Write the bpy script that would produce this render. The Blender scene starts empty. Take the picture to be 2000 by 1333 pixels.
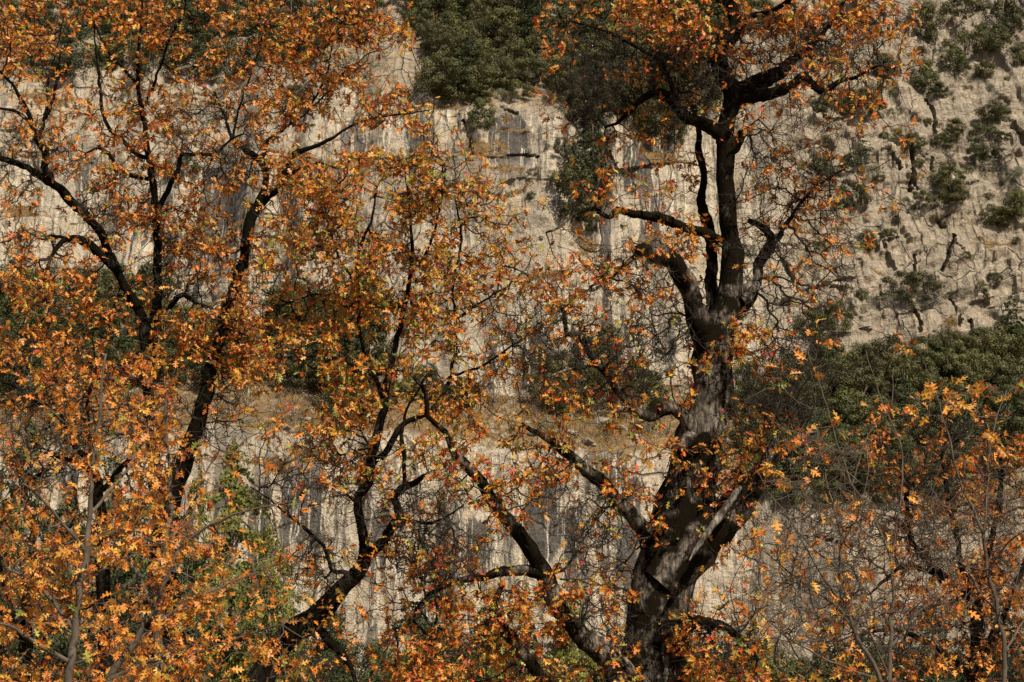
import bpy, math, random, time
import numpy as np
from mathutils import Matrix, Vector
T0 = time.time()
rs = np.random.RandomState(7); random.seed(7)
S = bpy.context.scene
COL = S.collection

# ------------------------------------------------------------------ camera, sky, sun, exposure
PITCH = math.radians(12.5); CAMZ = 1.7; TH = 0.257
cam = bpy.data.cameras.new('camera'); cam.sensor_width = 36; cam.lens = 36/(2*TH); cam.clip_start = 0.1; cam.clip_end = 4000
co = bpy.data.objects.new('camera', cam); COL.objects.link(co)
co.location = (0, 0, CAMZ); co.rotation_euler = (math.pi/2+PITCH, 0, 0)
S.camera = co
SUN_EL = math.radians(47); SUN_AZ = math.radians(148)          # azimuth clockwise from +Y: behind the camera, to the right
sdir = Vector((math.sin(SUN_AZ)*math.cos(SUN_EL), math.cos(SUN_AZ)*math.cos(SUN_EL), math.sin(SUN_EL)))
w = bpy.data.worlds.new('World'); S.world = w; w.use_nodes = True
nt = w.node_tree; bg = nt.nodes['Background']
sky = nt.nodes.new('ShaderNodeTexSky'); sky.sky_type = 'NISHITA'; sky.sun_disc = False
sky.sun_elevation = SUN_EL; sky.sun_rotation = SUN_AZ
nt.links.new(sky.outputs[0], bg.inputs[0]); bg.inputs[1].default_value = 0.05
sl = bpy.data.lights.new('sun', 'SUN'); sl.energy = 5.0; sl.angle = math.radians(0.5); sl.color = (1.0, 0.885, 0.71)
so = bpy.data.objects.new('sun', sl); COL.objects.link(so); so.location = (30, -40, 80)
so.rotation_euler = sdir.to_track_quat('Z', 'Y').to_euler()
S.view_settings.view_transform = 'Standard'; S.view_settings.look = 'None'
S.view_settings.exposure = 0.75; S.view_settings.gamma = 1; S.view_settings.use_curve_mapping = False
S.cycles.max_bounces = 6; S.cycles.transparent_max_bounces = 4; S.cycles.caustics_reflective = False; S.cycles.caustics_refractive = False

# ------------------------------------------------------------------ helpers
cP, sP = math.cos(PITCH), math.sin(PITCH)
def W(px, py, Y):
    """point of the plane y = Y seen at pixel (px, py) of the 2000 x 1333 photograph"""
    px = np.asarray(px, float); py = np.asarray(py, float); Y = np.asarray(Y, float)
    xn = (px-1000)/1000*TH; yn = (666.5-py)/1000*TH
    t = Y/(cP-yn*sP)
    return np.stack([t*xn, Y+0*t, CAMZ+t*(sP+yn*cP)], -1)
def PX(P):
    d = P-np.array([0, 0, CAMZ]); f = d[..., 1]*cP+d[..., 2]*sP; u = -d[..., 1]*sP+d[..., 2]*cP
    f = np.maximum(f, .01)
    return 1000+d[..., 0]/f/TH*1000, 666.5-u/f/TH*1000
def mpp(Y): return TH*Y/1000*1.0

def hsh(a, b, c, seed):
    n = (a*374761393+b*668265263+c*2147483647+seed*974711).astype(np.int64) & 0xffffffff
    n = ((n ^ (n >> 13))*1274126177) & 0xffffffff
    n = ((n ^ (n >> 16))*2246822519) & 0xffffffff
    return ((n ^ (n >> 15)) & 0xffffff)/float(0xffffff)
def vnoise(x, y, z=None, seed=0):
    x = np.asarray(x, float); y = np.asarray(y, float); z = np.zeros_like(x) if z is None else np.asarray(z, float)
    xi, yi, zi = np.floor(x).astype(np.int64), np.floor(y).astype(np.int64), np.floor(z).astype(np.int64)
    fx, fy, fz = x-xi, y-yi, z-zi
    fx = fx*fx*(3-2*fx); fy = fy*fy*(3-2*fy); fz = fz*fz*(3-2*fz)
    h = lambda a, b, c: hsh(xi+a, yi+b, zi+c, seed)
    l0 = (h(0,0,0)*(1-fx)+h(1,0,0)*fx)*(1-fy)+(h(0,1,0)*(1-fx)+h(1,1,0)*fx)*fy
    if not np.any(fz): return l0*2-1
    l1 = (h(0,0,1)*(1-fx)+h(1,0,1)*fx)*(1-fy)+(h(0,1,1)*(1-fx)+h(1,1,1)*fx)*fy
    return (l0*(1-fz)+l1*fz)*2-1
def fbm(x, y, o=4, seed=0, z=None, g=.5):
    s = 0; a = 1; n = 0
    for i in range(o):
        s = s+a*vnoise(x*2**i, y*2**i, None if z is None else z*2**i, seed+i*17); n += a; a *= g
    return s/n
def sstep(a, b, x):
    t = np.clip((x-a)/(b-a), 0, 1); return t*t*(3-2*t)

def mesh_np(name, V, F, mat=None, smooth=False, cols=None):
    me = bpy.data.meshes.new(name); V = np.asarray(V, np.float32); F = np.asarray(F, np.int32)
    k = F.shape[1]
    me.vertices.add(len(V)); me.vertices.foreach_set('co', V.ravel())
    me.loops.add(F.size); me.loops.foreach_set('vertex_index', F.ravel())
    me.polygons.add(len(F)); me.polygons.foreach_set('loop_start', np.arange(0, F.size, k, dtype=np.int32))
    try: me.polygons.foreach_set('loop_total', np.full(len(F), k, np.int32))
    except Exception: pass
    me.polygons.foreach_set('use_smooth', np.full(len(F), smooth, bool))
    if cols is not None:
        c4 = np.ones((len(V), 4), np.float32); c4[:, :cols.shape[1]] = cols
        a = me.color_attributes.new('tint', 'FLOAT_COLOR', 'POINT'); a.data.foreach_set('color', c4.ravel())
    me.update(calc_edges=True)
    if mat: me.materials.append(mat)
    return me
def link(name, me, parent=None):
    o = bpy.data.objects.new(name, me); COL.objects.link(o)
    if parent is not None: o.parent = parent
    return o
def thing(name, loc, label, cat, group=None, rotz=0, scale=1):
    o = bpy.data.objects.new(name, None); COL.objects.link(o); o.location = loc; o.rotation_euler = (0, 0, rotz)
    o.empty_display_size = .3
    o.scale = (scale,)*3 if np.isscalar(scale) else scale
    o['label'] = label; o['category'] = cat
    if group: o['group'] = group
    return o

# ------------------------------------------------------------------ materials
def new_mat(name):
    m = bpy.data.materials.new(name); m.use_nodes = True; n = m.node_tree
    for x in list(n.nodes): n.nodes.remove(x)
    out = n.nodes.new('ShaderNodeOutputMaterial')
    return m, n, out
class NB:
    def __init__(s, n): s.n = n; s.l = n.links
    def node(s, t, **kw):
        x = s.n.nodes.new(t)
        for k, v in kw.items(): setattr(x, k, v)
        return x
    def put(s, sock, v):
        if hasattr(v, 'is_output'): s.l.new(v, sock)
        else: sock.default_value = v
    def mapping(s, vec, sc, loc=(0,0,0)):
        m = s.node('ShaderNodeMapping'); s.put(m.inputs[0], vec); m.inputs[3].default_value = sc; m.inputs[1].default_value = loc
        return m.outputs[0]
    def noise(s, vec, scale, det=4, rough=.55, dist=0):
        m = s.node('ShaderNodeTexNoise'); s.put(m.inputs['Vector'], vec); m.inputs['Scale'].default_value = scale
        m.inputs['Detail'].default_value = det; m.inputs['Roughness'].default_value = rough; m.inputs['Distortion'].default_value = dist
        return m.outputs[0]
    def ramp(s, f, a, b, c0=(0,0,0,1), c1=(1,1,1,1)):
        m = s.node('ShaderNodeValToRGB'); s.put(m.inputs[0], f); e = m.color_ramp.elements
        e[0].position = a; e[1].position = b; e[0].color = c0; e[1].color = c1
        return m.outputs[0]
    def mix(s, f, a, b, mode='MIX'):
        m = s.node('ShaderNodeMix', data_type='RGBA', blend_type=mode)
        s.put(m.inputs[0], f); s.put(m.inputs[6], a); s.put(m.inputs[7], b); return m.outputs[2]
    def math(s, op, a, b=0.0):
        m = s.node('ShaderNodeMath', operation=op); s.put(m.inputs[0], a); s.put(m.inputs[1], b); return m.outputs[0]
    def bump(s, h, strength, dist, normal=None):
        m = s.node('ShaderNodeBump'); s.put(m.inputs['Height'], h); m.inputs['Strength'].default_value = strength
        m.inputs['Distance'].default_value = dist
        if normal is not None: s.put(m.inputs['Normal'], normal)
        return m.outputs[0]
def c3(r, g, b): return (r, g, b, 1)

def mat_leaf():
    m, n, out = new_mat('oak_leaf'); b = NB(n)
    at = b.node('ShaderNodeAttribute', attribute_name='tint')
    tc = b.node('ShaderNodeNewGeometry')
    nz = b.noise(tc.outputs['Position'], 26, 3, .6)
    col = b.mix(b.ramp(nz, .35, .75), at.outputs[0], b.mix(1.0, at.outputs[0], c3(.5, .40, .40), 'MULTIPLY'))
    d = b.node('ShaderNodeBsdfPrincipled'); b.put(d.inputs['Base Color'], col); d.inputs['Roughness'].default_value = .48
    d.inputs['Specular IOR Level'].default_value = .35
    t = b.node('ShaderNodeBsdfTranslucent'); b.put(t.inputs[0], col)
    mx = b.node('ShaderNodeMixShader'); mx.inputs[0].default_value = .38
    b.l.new(d.outputs[0], mx.inputs[1]); b.l.new(t.outputs[0], mx.inputs[2]); b.l.new(mx.outputs[0], out.inputs[0])
    return m
def mat_bark(name, lo, hi, moss_and_shade, moss_shade_amt, zdark=None, sc=1.0):
    m, n, out = new_mat(name); b = NB(n)
    pos = b.node('ShaderNodeNewGeometry').outputs['Position']
    v = b.mapping(pos, (1, 1, .33))
    vo = b.node('ShaderNodeTexVoronoi', feature='DISTANCE_TO_EDGE'); b.put(vo.inputs['Vector'], v); vo.inputs['Scale'].default_value = 17*sc
    vo.inputs['Scale'].default_value = 11*sc
    rid = b.noise(b.mapping(pos, (13*sc, 13*sc, 3.0*sc)), 1.0, 7, .7, .6)
    plate = b.math('MULTIPLY', b.ramp(rid, .38, .62), b.ramp(vo.outputs['Distance'], .0, .18, c3(.35, .35, .35), c3(1, 1, 1)))
    fine = b.noise(b.mapping(pos, (1, 1, .5)), 55*sc, 5, .7)
    big = b.noise(pos, 2.1, 4, .6)
    col = b.mix(plate, lo, hi)
    col = b.mix(1.0, col, b.ramp(fine, .25, .8, c3(.45, .45, .45), c3(1.25, 1.22, 1.18)), 'MULTIPLY')
    mo = b.ramp(big, .5-moss_shade_amt-.06, .5-moss_shade_amt+.06)
    if zdark:  # dark tone spreads with height: crown shade painted onto the upper limbs
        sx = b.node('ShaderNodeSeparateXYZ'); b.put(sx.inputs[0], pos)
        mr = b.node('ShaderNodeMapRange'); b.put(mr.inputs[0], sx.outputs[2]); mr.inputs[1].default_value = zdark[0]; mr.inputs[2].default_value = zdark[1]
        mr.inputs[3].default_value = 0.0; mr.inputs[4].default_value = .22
        mo = b.ramp(b.math('ADD', big, mr.outputs[0]), .5-moss_shade_amt-.05, .5-moss_shade_amt+.05)
    col = b.mix(mo, col, b.mix(fine, moss_and_shade, c3(moss_and_shade[0]*1.9, moss_and_shade[1]*1.8, moss_and_shade[2]*1.4)))  # moss patches, blackened so the colour also carries shade from the crown
    p = b.node('ShaderNodeBsdfPrincipled'); b.put(p.inputs['Base Color'], col); p.inputs['Roughness'].default_value = .92
    p.inputs['Specular IOR Level'].default_value = .04
    hgt = b.math('ADD', b.math('MULTIPLY', plate, .7), b.math('MULTIPLY', fine, .5))
    b.put(p.inputs['Normal'], b.bump(hgt, .8, .018))
    b.l.new(p.outputs[0], out.inputs[0]); return m
def mat_simple(name, c0, c1, scale=8, rough=.9):
    m, n, out = new_mat(name); b = NB(n)
    pos = b.node('ShaderNodeNewGeometry').outputs['Position']
    p = b.node('ShaderNodeBsdfPrincipled'); b.put(p.inputs['Base Color'], b.ramp(b.noise(pos, scale, 4, .6), .3, .7, c0, c1))
    p.inputs['Roughness'].default_value = rough; p.inputs['Specular IOR Level'].default_value = .2
    b.l.new(p.outputs[0], out.inputs[0]); return m
def mat_foliage(name, c0, c1, c2, scale=.8, trans=.2):
    m, n, out = new_mat(name); b = NB(n)
    pos = b.node('ShaderNodeNewGeometry').outputs['Position']
    oi = b.node('ShaderNodeObjectInfo').outputs['Random']
    at = b.node('ShaderNodeAttribute', attribute_name='tint').outputs[2]
    col = b.mix(b.ramp(b.noise(pos, scale, 3, .6), .3, .7), c0, c1)
    col = b.mix(b.math('MULTIPLY', oi, .75), col, c2)
    col = b.mix(1.0, col, b.ramp(b.math('FRACT', b.math('MULTIPLY', oi, 7.31)), 0, 1, c3(.62, .62, .62), c3(1.3, 1.3, 1.3)), 'MULTIPLY')
    col = b.mix(1.0, col, b.ramp(at, 0, 1, c3(.5, .5, .5), c3(1.5, 1.5, 1.5)), 'MULTIPLY')
    d = b.node('ShaderNodeBsdfPrincipled'); b.put(d.inputs['Base Color'], col); d.inputs['Roughness'].default_value = .6
    d.inputs['Specular IOR Level'].default_value = .25
    t = b.node('ShaderNodeBsdfTranslucent'); b.put(t.inputs[0], col)
    mx = b.node('ShaderNodeMixShader'); mx.inputs[0].default_value = trans
    b.l.new(d.outputs[0], mx.inputs[1]); b.l.new(t.outputs[0], mx.inputs[2]); b.l.new(mx.outputs[0], out.inputs[0]); return m
def mat_rock():
    m, n, out = new_mat('granite_cliff'); b = NB(n)
    pos = b.node('ShaderNodeNewGeometry').outputs['Position']
    at = b.node('ShaderNodeAttribute', attribute_name='tint').outputs[0]
    sp = b.node('ShaderNodeSeparateColor'); b.put(sp.inputs[0], at); grass, streak, weath = sp.outputs[0], sp.outputs[1], sp.outputs[2]
    lowf = b.noise(pos, .09, 4, .6)
    mid = b.noise(pos, .55, 6, .65)
    fine = b.noise(pos, 5.0, 6, .75)
    face = b.math('SUBTRACT', 1.0, weath)
    # domain-warped vertical water streaks
    wv = b.node('ShaderNodeVectorMath', operation='ADD'); b.put(wv.inputs[0], pos)
    wn = b.node('ShaderNodeTexNoise'); b.put(wn.inputs['Vector'], pos); wn.inputs['Scale'].default_value = .5; wn.inputs['Detail'].default_value = 4
    ws = b.node('ShaderNodeVectorMath', operation='SCALE'); b.put(ws.inputs[0], wn.outputs[1]); ws.inputs[3].default_value = 1.0
    b.put(wv.inputs[1], ws.outputs[0]); wp = wv.outputs[0]
    s1 = b.noise(b.mapping(wp, (.46, .12, .020)), 1.0, 9, .74)
    s2 = b.noise(b.mapping(wp, (1.5, .25, .05), (7, 3, 1)), 1.0, 8, .72)
    s3 = b.noise(b.mapping(wp, (1.1, .3, .035), (31, 9, 4)), 1.0, 5, .65)
    base = b.mix(b.ramp(mid, .32, .68), c3(.33, .282, .212), c3(.58, .495, .375))
    base = b.mix(b.ramp(lowf, .38, .62), b.mix(.35, base, c3(.26, .245, .225)), base)
    base = b.mix(b.math('MULTIPLY', b.ramp(s3, .50, .64), .65), base, c3(.52, .45, .34))
    base = b.mix(b.math('MULTIPLY', b.ramp(b.noise(b.mapping(wp, (.6, .2, .06), (3, 77, 5)), 1, 4, .6), .56, .72), .45), base, c3(.38, .235, .10))
    dA = b.ramp(b.math('ADD', b.math('MULTIPLY', streak, .25), b.math('ADD', b.math('MULTIPLY', s1, .8), b.math('MULTIPLY', s2, .2))), .522, .555)
    dB = b.math('MULTIPLY', b.ramp(b.math('ADD', s2, b.math('MULTIPLY', streak, .10)), .545, .60), .7)
    dkf = b.math('MULTIPLY', b.math('MAXIMUM', dA, dB), b.math('MULTIPLY', face, .92))
    base = b.mix(dkf, base, b.mix(b.ramp(fine, .3, .7), c3(.030, .028, .028), c3(.10, .092, .086)))
    pl = b.math('MULTIPLY', b.ramp(b.noise(b.mapping(wp, (2.2, .3, .045), (1, 7, 55)), 1, 6, .7), .56, .61), b.math('MULTIPLY', face, .75))
    base = b.mix(pl, base, c3(.68, .61, .50))
    # weathered, lichened blocky rock
    wr = b.mix(b.ramp(mid, .3, .7), c3(.25, .21, .16), c3(.50, .42, .315))
    hatch = b.noise(b.mapping(wp, (2.4, .6, .5), (5, 5, 5)), 1.0, 7, .75)
    wr = b.mix(b.ramp(hatch, .46, .58, c3(0,0,0), c3(.62,.62,.62)), wr, c3(.13, .112, .092))
    vc = b.node('ShaderNodeTexVoronoi', feature='DISTANCE_TO_EDGE'); b.put(vc.inputs['Vector'], b.mapping(wp, (.55, .2, .42))); vc.inputs['Scale'].default_value = 1.0
    wr = b.mix(b.math('MULTIPLY', b.ramp(vc.outputs['Distance'], .004, .022, c3(1,1,1), c3(0,0,0)), b.ramp(mid, .42, .55)), wr, c3(.045, .038, .03))
    wr = b.mix(b.math('MULTIPLY', b.ramp(b.noise(b.mapping(pos, (.3, .2, .22), (4, 4, 8)), 1.0, 6, .7), .48, .60), .6), wr, c3(.19, .162, .128))
    soil = b.ramp(b.noise(b.mapping(wp, (.35, .35, .7), (9, 2, 4)), 1.0, 6, .7), .58, .63)
    wr = b.mix(b.math('MULTIPLY', soil, .7), wr, c3(.105, .07, .04))
    wr = b.mix(b.math('MULTIPLY', b.ramp(b.noise(pos, 3.2, 8, .8), .50, .60), .6), wr, c3(.10, .086, .07))
    base = b.mix(b.math('MULTIPLY', weath, .85), base, wr)
    base = b.mix(1.0, base, b.ramp(fine, .2, .85, c3(.68, .67, .66), c3(1.28, 1.28, 1.27)), 'MULTIPLY')
    base = b.mix(b.math('MULTIPLY', b.ramp(b.noise(pos, 1.3, 5, .7), .58, .66), .5), base, c3(.13, .115, .095))
    # cracks
    vo = b.node('ShaderNodeTexVoronoi', feature='DISTANCE_TO_EDGE'); b.put(vo.inputs['Vector'], b.mapping(wp, (.30, .2, .17))); vo.inputs['Scale'].default_value = 1.0
    ck = b.math('MULTIPLY', b.ramp(vo.outputs['Distance'], .006, .03, c3(1,1,1), c3(0,0,0)), b.ramp(lowf, .45, .55))
    base = b.mix(b.math('MULTIPLY', ck, .7), base, c3(.05, .045, .04))
    gr = b.mix(b.ramp(mid, .35, .65), c3(.085, .058, .03), c3(.27, .175, .075))
    gr = b.mix(1.0, gr, b.ramp(fine, .2, .8, c3(.5, .5, .5), c3(1.3, 1.3, 1.3)), 'MULTIPLY')
    gm = b.ramp(b.math('ADD', grass, b.math('MULTIPLY', b.math('SUBTRACT', b.noise(pos, 1.1, 6, .75), .5), 2.2)), .42, .58)
    base = b.mix(gm, base, gr)
    p = b.node('ShaderNodeBsdfPrincipled'); b.put(p.inputs['Base Color'], base); p.inputs['Roughness'].default_value = .88
    p.inputs['Specular IOR Level'].default_value = .2
    h = b.math('ADD', b.math('MULTIPLY', mid, 1.2), b.math('ADD', b.math('MULTIPLY', fine, .35), b.math('MULTIPLY', ck, -.5)))
    b.put(p.inputs['Normal'], b.bump(h, 1.0, .9))
    b.l.new(p.outputs[0], out.inputs[0]); return m

M_LEAF = mat_leaf()
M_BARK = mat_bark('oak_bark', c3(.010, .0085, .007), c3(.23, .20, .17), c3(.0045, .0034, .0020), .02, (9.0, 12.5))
M_BARK2 = mat_bark('dark_oak_bark', c3(.004, .0036, .0032), c3(.045, .038, .031), c3(.0034, .0030, .0018), .07, None)
M_TWIG = mat_simple('twig_bark', c3(.010, .008, .007), c3(.036, .028, .022), 5)
M_SAP = mat_simple('sapling_bark', c3(.035, .027, .02), c3(.11, .09, .07), 9)
M_DEADW = mat_bark('weathered_limb_bark', c3(.03, .027, .024), c3(.30, .275, .24), c3(.02, .017, .012), -.12, None)
M_RED = mat_simple('red_dead_wood', c3(.16, .065, .03), c3(.34, .15, .07), 4)
M_GREYW = mat_simple('grey_trunk_bark', c3(.06, .05, .04), c3(.15, .12, .1), 4)
M_LIVE = mat_foliage('live_oak_foliage', c3(.034, .042, .012), c3(.082, .084, .025), c3(.07, .064, .022))
M_CON = mat_foliage('conifer_foliage', c3(.030, .045, .014), c3(.055, .072, .022), c3(.05, .058, .022))
M_CEDAR = mat_foliage('cedar_foliage', c3(.10, .12, .022), c3(.20, .20, .045), c3(.17, .16, .04), 1.5, .35)
M_PALE = mat_foliage('pale_shrub_foliage', c3(.11, .12, .075), c3(.17, .17, .11), c3(.14, .14, .1))
M_BROWN = mat_foliage('leafless_brush', c3(.09, .062, .04), c3(.15, .11, .07), c3(.12, .08, .05))
M_ROCK = mat_rock()
M_GRASS = mat_simple('dry_grass', c3(.11, .07, .03), c3(.34, .215, .085), .9)
M_GROUND = mat_simple('valley_ground', c3(.12, .085, .045), c3(.27, .19, .09), .6)

# ------------------------------------------------------------------ the ground
gx = np.linspace(-900, 900, 61); gy = np.concatenate([np.linspace(-700, 0, 18), np.linspace(8, 230, 40), np.linspace(260, 900, 10)])
GX, GY = np.meshgrid(gx, gy); GZ = .12*fbm(GX/9, GY/9, 3, 4)-.05
nx, ny = len(gx), len(gy); idx = np.arange(nx*ny).reshape(ny, nx)
F = np.stack([idx[:-1,:-1], idx[:-1,1:], idx[1:,1:], idx[1:,:-1]], -1).reshape(-1, 4)
g = link('ground', mesh_np('ground', np.stack([GX, GY, GZ], -1).reshape(-1, 3), F, M_GROUND, True)); g['kind'] = 'structure'

# ------------------------------------------------------------------ the cliff
def pl(x, pts):
    p = np.array(pts, float); return np.interp(x, p[:, 0], p[:, 1])
cx = np.concatenate([np.linspace(-190, -76, 30)[:-1], np.arange(-76, 76.01, .235), np.linspace(76, 190, 30)[1:]])
cz = np.concatenate([np.arange(-2, 128, .235), np.linspace(128, 215, 50)[1:]])
CX, CZ = np.meshgrid(cx, cz)
CYr = np.full_like(CX, 225.0)
bnd = fbm(CX/9, CZ/9, 4, 91)*16
base_y = 203+6*fbm(cx/60, cx*0, 3, 5)
for it in range(5):
    px, py = PX(np.stack([CX, CYr, CZ], -1))
    q = py+bnd
    lowTop = pl(px, [(-400,900),(0,900),(400,838),(560,850),(800,850),(1000,868),(1180,885),(1320,885),(1500,945),(1700,980),(2000,985),(2400,985)])
    ledTop = pl(px, [(-400,600),(0,590),(200,580),(400,640),(560,740),(700,735),(1000,765),(1200,778),(1400,760),(1540,715),(1640,690),(1760,680),(2000,668),(2400,660)])
    upTop = pl(px, [(-400,140),(0,140),(500,142),(700,160),(800,185),(900,205),(1000,215),(1200,235),(1350,235),(1450,150),(1520,20),(1600,-60),(2000,-200),(2400,-200)])
    wt = 14
    lower = sstep(lowTop-wt, lowTop+wt, q)
    ledge = sstep(ledTop-wt, ledTop+wt, q)*(1-lower)
    top = 1-sstep(upTop-wt, upTop+wt, q)
    upper = np.clip(1-lower-ledge-top, 0, 1)
    right = sstep(1440, 1600, px+bnd*2)
    bench = (1-sstep(300, 345, q))*(1-sstep(520, 760, px))
    upang = 76*(1-right)+61*right
    upang = upang*(1-bench)+56*bench
    # small grassy ledges
    ln = fbm(CX/9+3, CZ/1.7, 3, 33)
    cen = np.exp(-((px-970)/120)**2-((q-300)/110)**2)
    thr = .42-.26*cen+.09*right
    mini = sstep(thr, thr+.1, ln)*(upper+.5*lower)
    ang = lower*80+ledge*39+top*43+upper*upang
    ang = ang*(1-mini)+mini*42
    cot = 1/np.tan(np.radians(np.clip(ang, 25, 86)))
    dz = np.gradient(cz)[:, None]
    CYr = base_y[None, :]+np.cumsum(cot*dz, 0)
    # keep columns coherent
    k = np.ones(9)/9
    pad = np.pad(CYr, ((0, 0), (4, 4)), 'edge')
    cs = np.cumsum(np.pad(pad, ((0,0),(1,0))), 1); CYr = (cs[:, 9:]-cs[:, :-9])/9
px, py = PX(np.stack([CX, CYr, CZ], -1)); q = py+bnd
face = np.clip(upper*(1-right)*(1-.55*bench)+lower, 0, 1)*(1-mini)
disp = 2.6*fbm(CX/26, CZ/28, 2, 3)+.35*fbm(CX/6, CZ/7, 3, 8)
disp = disp+face*(.95*fbm(CX/2.6+fbm(CX/5, CZ/9, 2, 2), CZ/22, 4, 12))
# jointed blocks on the slope of broken rock
def voro(x, y, seed):
    xi, yi = np.floor(x).astype(np.int64), np.floor(y).astype(np.int64)
    d1 = np.full(x.shape, 9.); d2 = d1.copy(); idv = np.zeros(x.shape)
    tx = np.zeros(x.shape); ty = tx.copy()
    for a in (-1, 0, 1):
        for b_ in (-1, 0, 1):
            X = xi+a; Yv = yi+b_; z = np.zeros_like(X)
            fx = X+hsh(X, Yv, z, seed); fy = Yv+hsh(X, Yv, z, seed+1)
            d = np.maximum(np.abs(x-fx), np.abs(y-fy))*.6+np.hypot(x-fx, y-fy)*.4
            nearer = d < d1
            d2 = np.where(nearer, d1, np.minimum(d2, d)); idv = np.where(nearer, hsh(X, Yv, z, seed+2), idv)
            tx = np.where(nearer, x-fx, tx); ty = np.where(nearer, y-fy, ty); d1 = np.where(nearer, d, d1)
    return d1, d2, idv, tx, ty
wx = fbm(CX/9, CZ/9, 2, 61)*1.6; wz = fbm(CX/9+9, CZ/9, 2, 62)*1.6
blk = np.zeros_like(CX)
def facets(x, y, seed, q=.55, t=1.3):
    xi, yi = np.floor(x).astype(np.int64), np.floor(y).astype(np.int64); h = np.full(x.shape, -9.); z = np.zeros_like(xi)
    for a in (-1, 0, 1):
        for b_ in (-1, 0, 1):
            X, Yv = xi+a, yi+b_; dx = x-X-hsh(X, Yv, z, seed); dy = y-Yv-hsh(X, Yv, z, seed+1)
            h = np.maximum(h, hsh(X, Yv, z, seed+2)*.7+(hsh(X, Yv, z, seed+3)-.5)*t*dx+(hsh(X, Yv, z, seed+4)-.5)*t*dy-q*(np.abs(dx)+np.abs(dy))*1.1)
    return h
for sx, sz, amp, sd, sk1, sk2 in ((9.0, 7.0, 3.4, 70, .45, -.28), (3.2, 4.2, 1.5, 80, .2, -.3), (1.5, 2.3, .6, 85, .1, -.35), (.8, 1.0, .26, 88, 0, -.2)):
    blk -= amp*facets((CX+sk1*CZ+wx)/sx, (CZ+sk2*CX+wz)/sz, sd)
# bedding and joint edges: each plate stands proud of the one below or beside it
def saw(v, sh=.14):
    f = v-np.floor(v); return np.where(f < 1-sh, f/(1-sh), (1-f)/sh)
wq = fbm(CX/3.5, CZ/3.5, 4, 66)
for (ka, kb, per, amp, sd) in ((-.33, 1, 5.2, .72, 1), (-.5, 1, 2.3, .36, 2), (.12, 1, 1.35, .20, 3), (1, .22, 4.1, .72, 4), (1, -.12, 1.9, .36, 5), (1, .05, .95, .16, 6)):
    v = (ka*CX+kb*CZ)/per+wq*.24+.8*fbm(CX/16, CZ/16, 2, 600+sd)
    on = sstep(-.08, .22, fbm(CX/5.5+sd*7, CZ/5.0, 3, 620+sd))
    blk -= amp*on*saw(v if kb == 1 else -v)
wB = np.clip(upper*right+.30*upper*(1-right)+.14*lower+.5*ledge*right+.5*top+.35*bench, 0, 1)
disp = disp+blk*wB
disp = disp+(.16-.08*right)*fbm(CX/1.1, CZ/1.1, 4, 41, g=.6)+.06*np.abs(fbm(CX/.5, CZ/.6, 2, 45))
# long joints and cracks, each cut into the rock
def segdist(pxa, pya, pts):
    d = np.full(pxa.shape, 1e9)
    for (x0, y0), (x1, y1) in zip(pts[:-1], pts[1:]):
        vx, vy = x1-x0, y1-y0; L = vx*vx+vy*vy
        t = np.clip(((pxa-x0)*vx+(pya-y0)*vy)/L, 0, 1)
        d = np.minimum(d, np.hypot(pxa-x0-t*vx, pya-y0-t*vy))
    return d
cracks = [([(1806,200),(1818,225),(1824,243),(1818,262),(1815,278)],5,2.6),([(1769,288),(1776,322),(1775,350),(1773,380)],5,2.6),
 ([(1777,352),(1788,380)],3.5,1.6),([(1815,318),(1811,344)],3.5,1.6),([(1736,310),(1752,338)],4,1.4),([(1606,233),(1647,235)],3,1.2),
 ([(1764,600),(1777,626),(1786,643),(1784,660)],5,2.4),([(1845,585),(1861,615),(1863,643)],6,2.8),([(1891,630),(1902,670)],4.5,2),
 ([(1858,468),(1846,506),(1832,543)],4,2),([(1778,508),(1781,538)],3,1.4),([(1820,438),(1842,452)],3.5,1.2),
 ([(1587,1053),(1622,1060),(1657,1068)],3.5,1.4),([(1645,978),(1680,990)],3.5,1.2),([(990,303),(1020,303),(1050,305)],3,1.2),
 ([(985,215),(1010,222)],3,1.0),([(905,235),(915,262),(921,300)],3.5,1.0)]
pxw = px+fbm(CX/1.5, CZ/1.5, 3, 51)*4; pyw = py+fbm(CX/1.5+5, CZ/1.5, 3, 52)*4
cutm = np.zeros_like(CX)
for pts, wd, dp in cracks:
    a = np.array(pts); sel = (pxw > a[:,0].min()-25) & (pxw < a[:,0].max()+25) & (pyw > a[:,1].min()-25) & (pyw < a[:,1].max()+25)
    d = segdist(pxw[sel], pyw[sel], pts); cutm[sel] = np.maximum(cutm[sel], .95*dp*(1-sstep(wd*.42, wd*.62, d)))
CYr = CYr+disp+cutm
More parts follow.
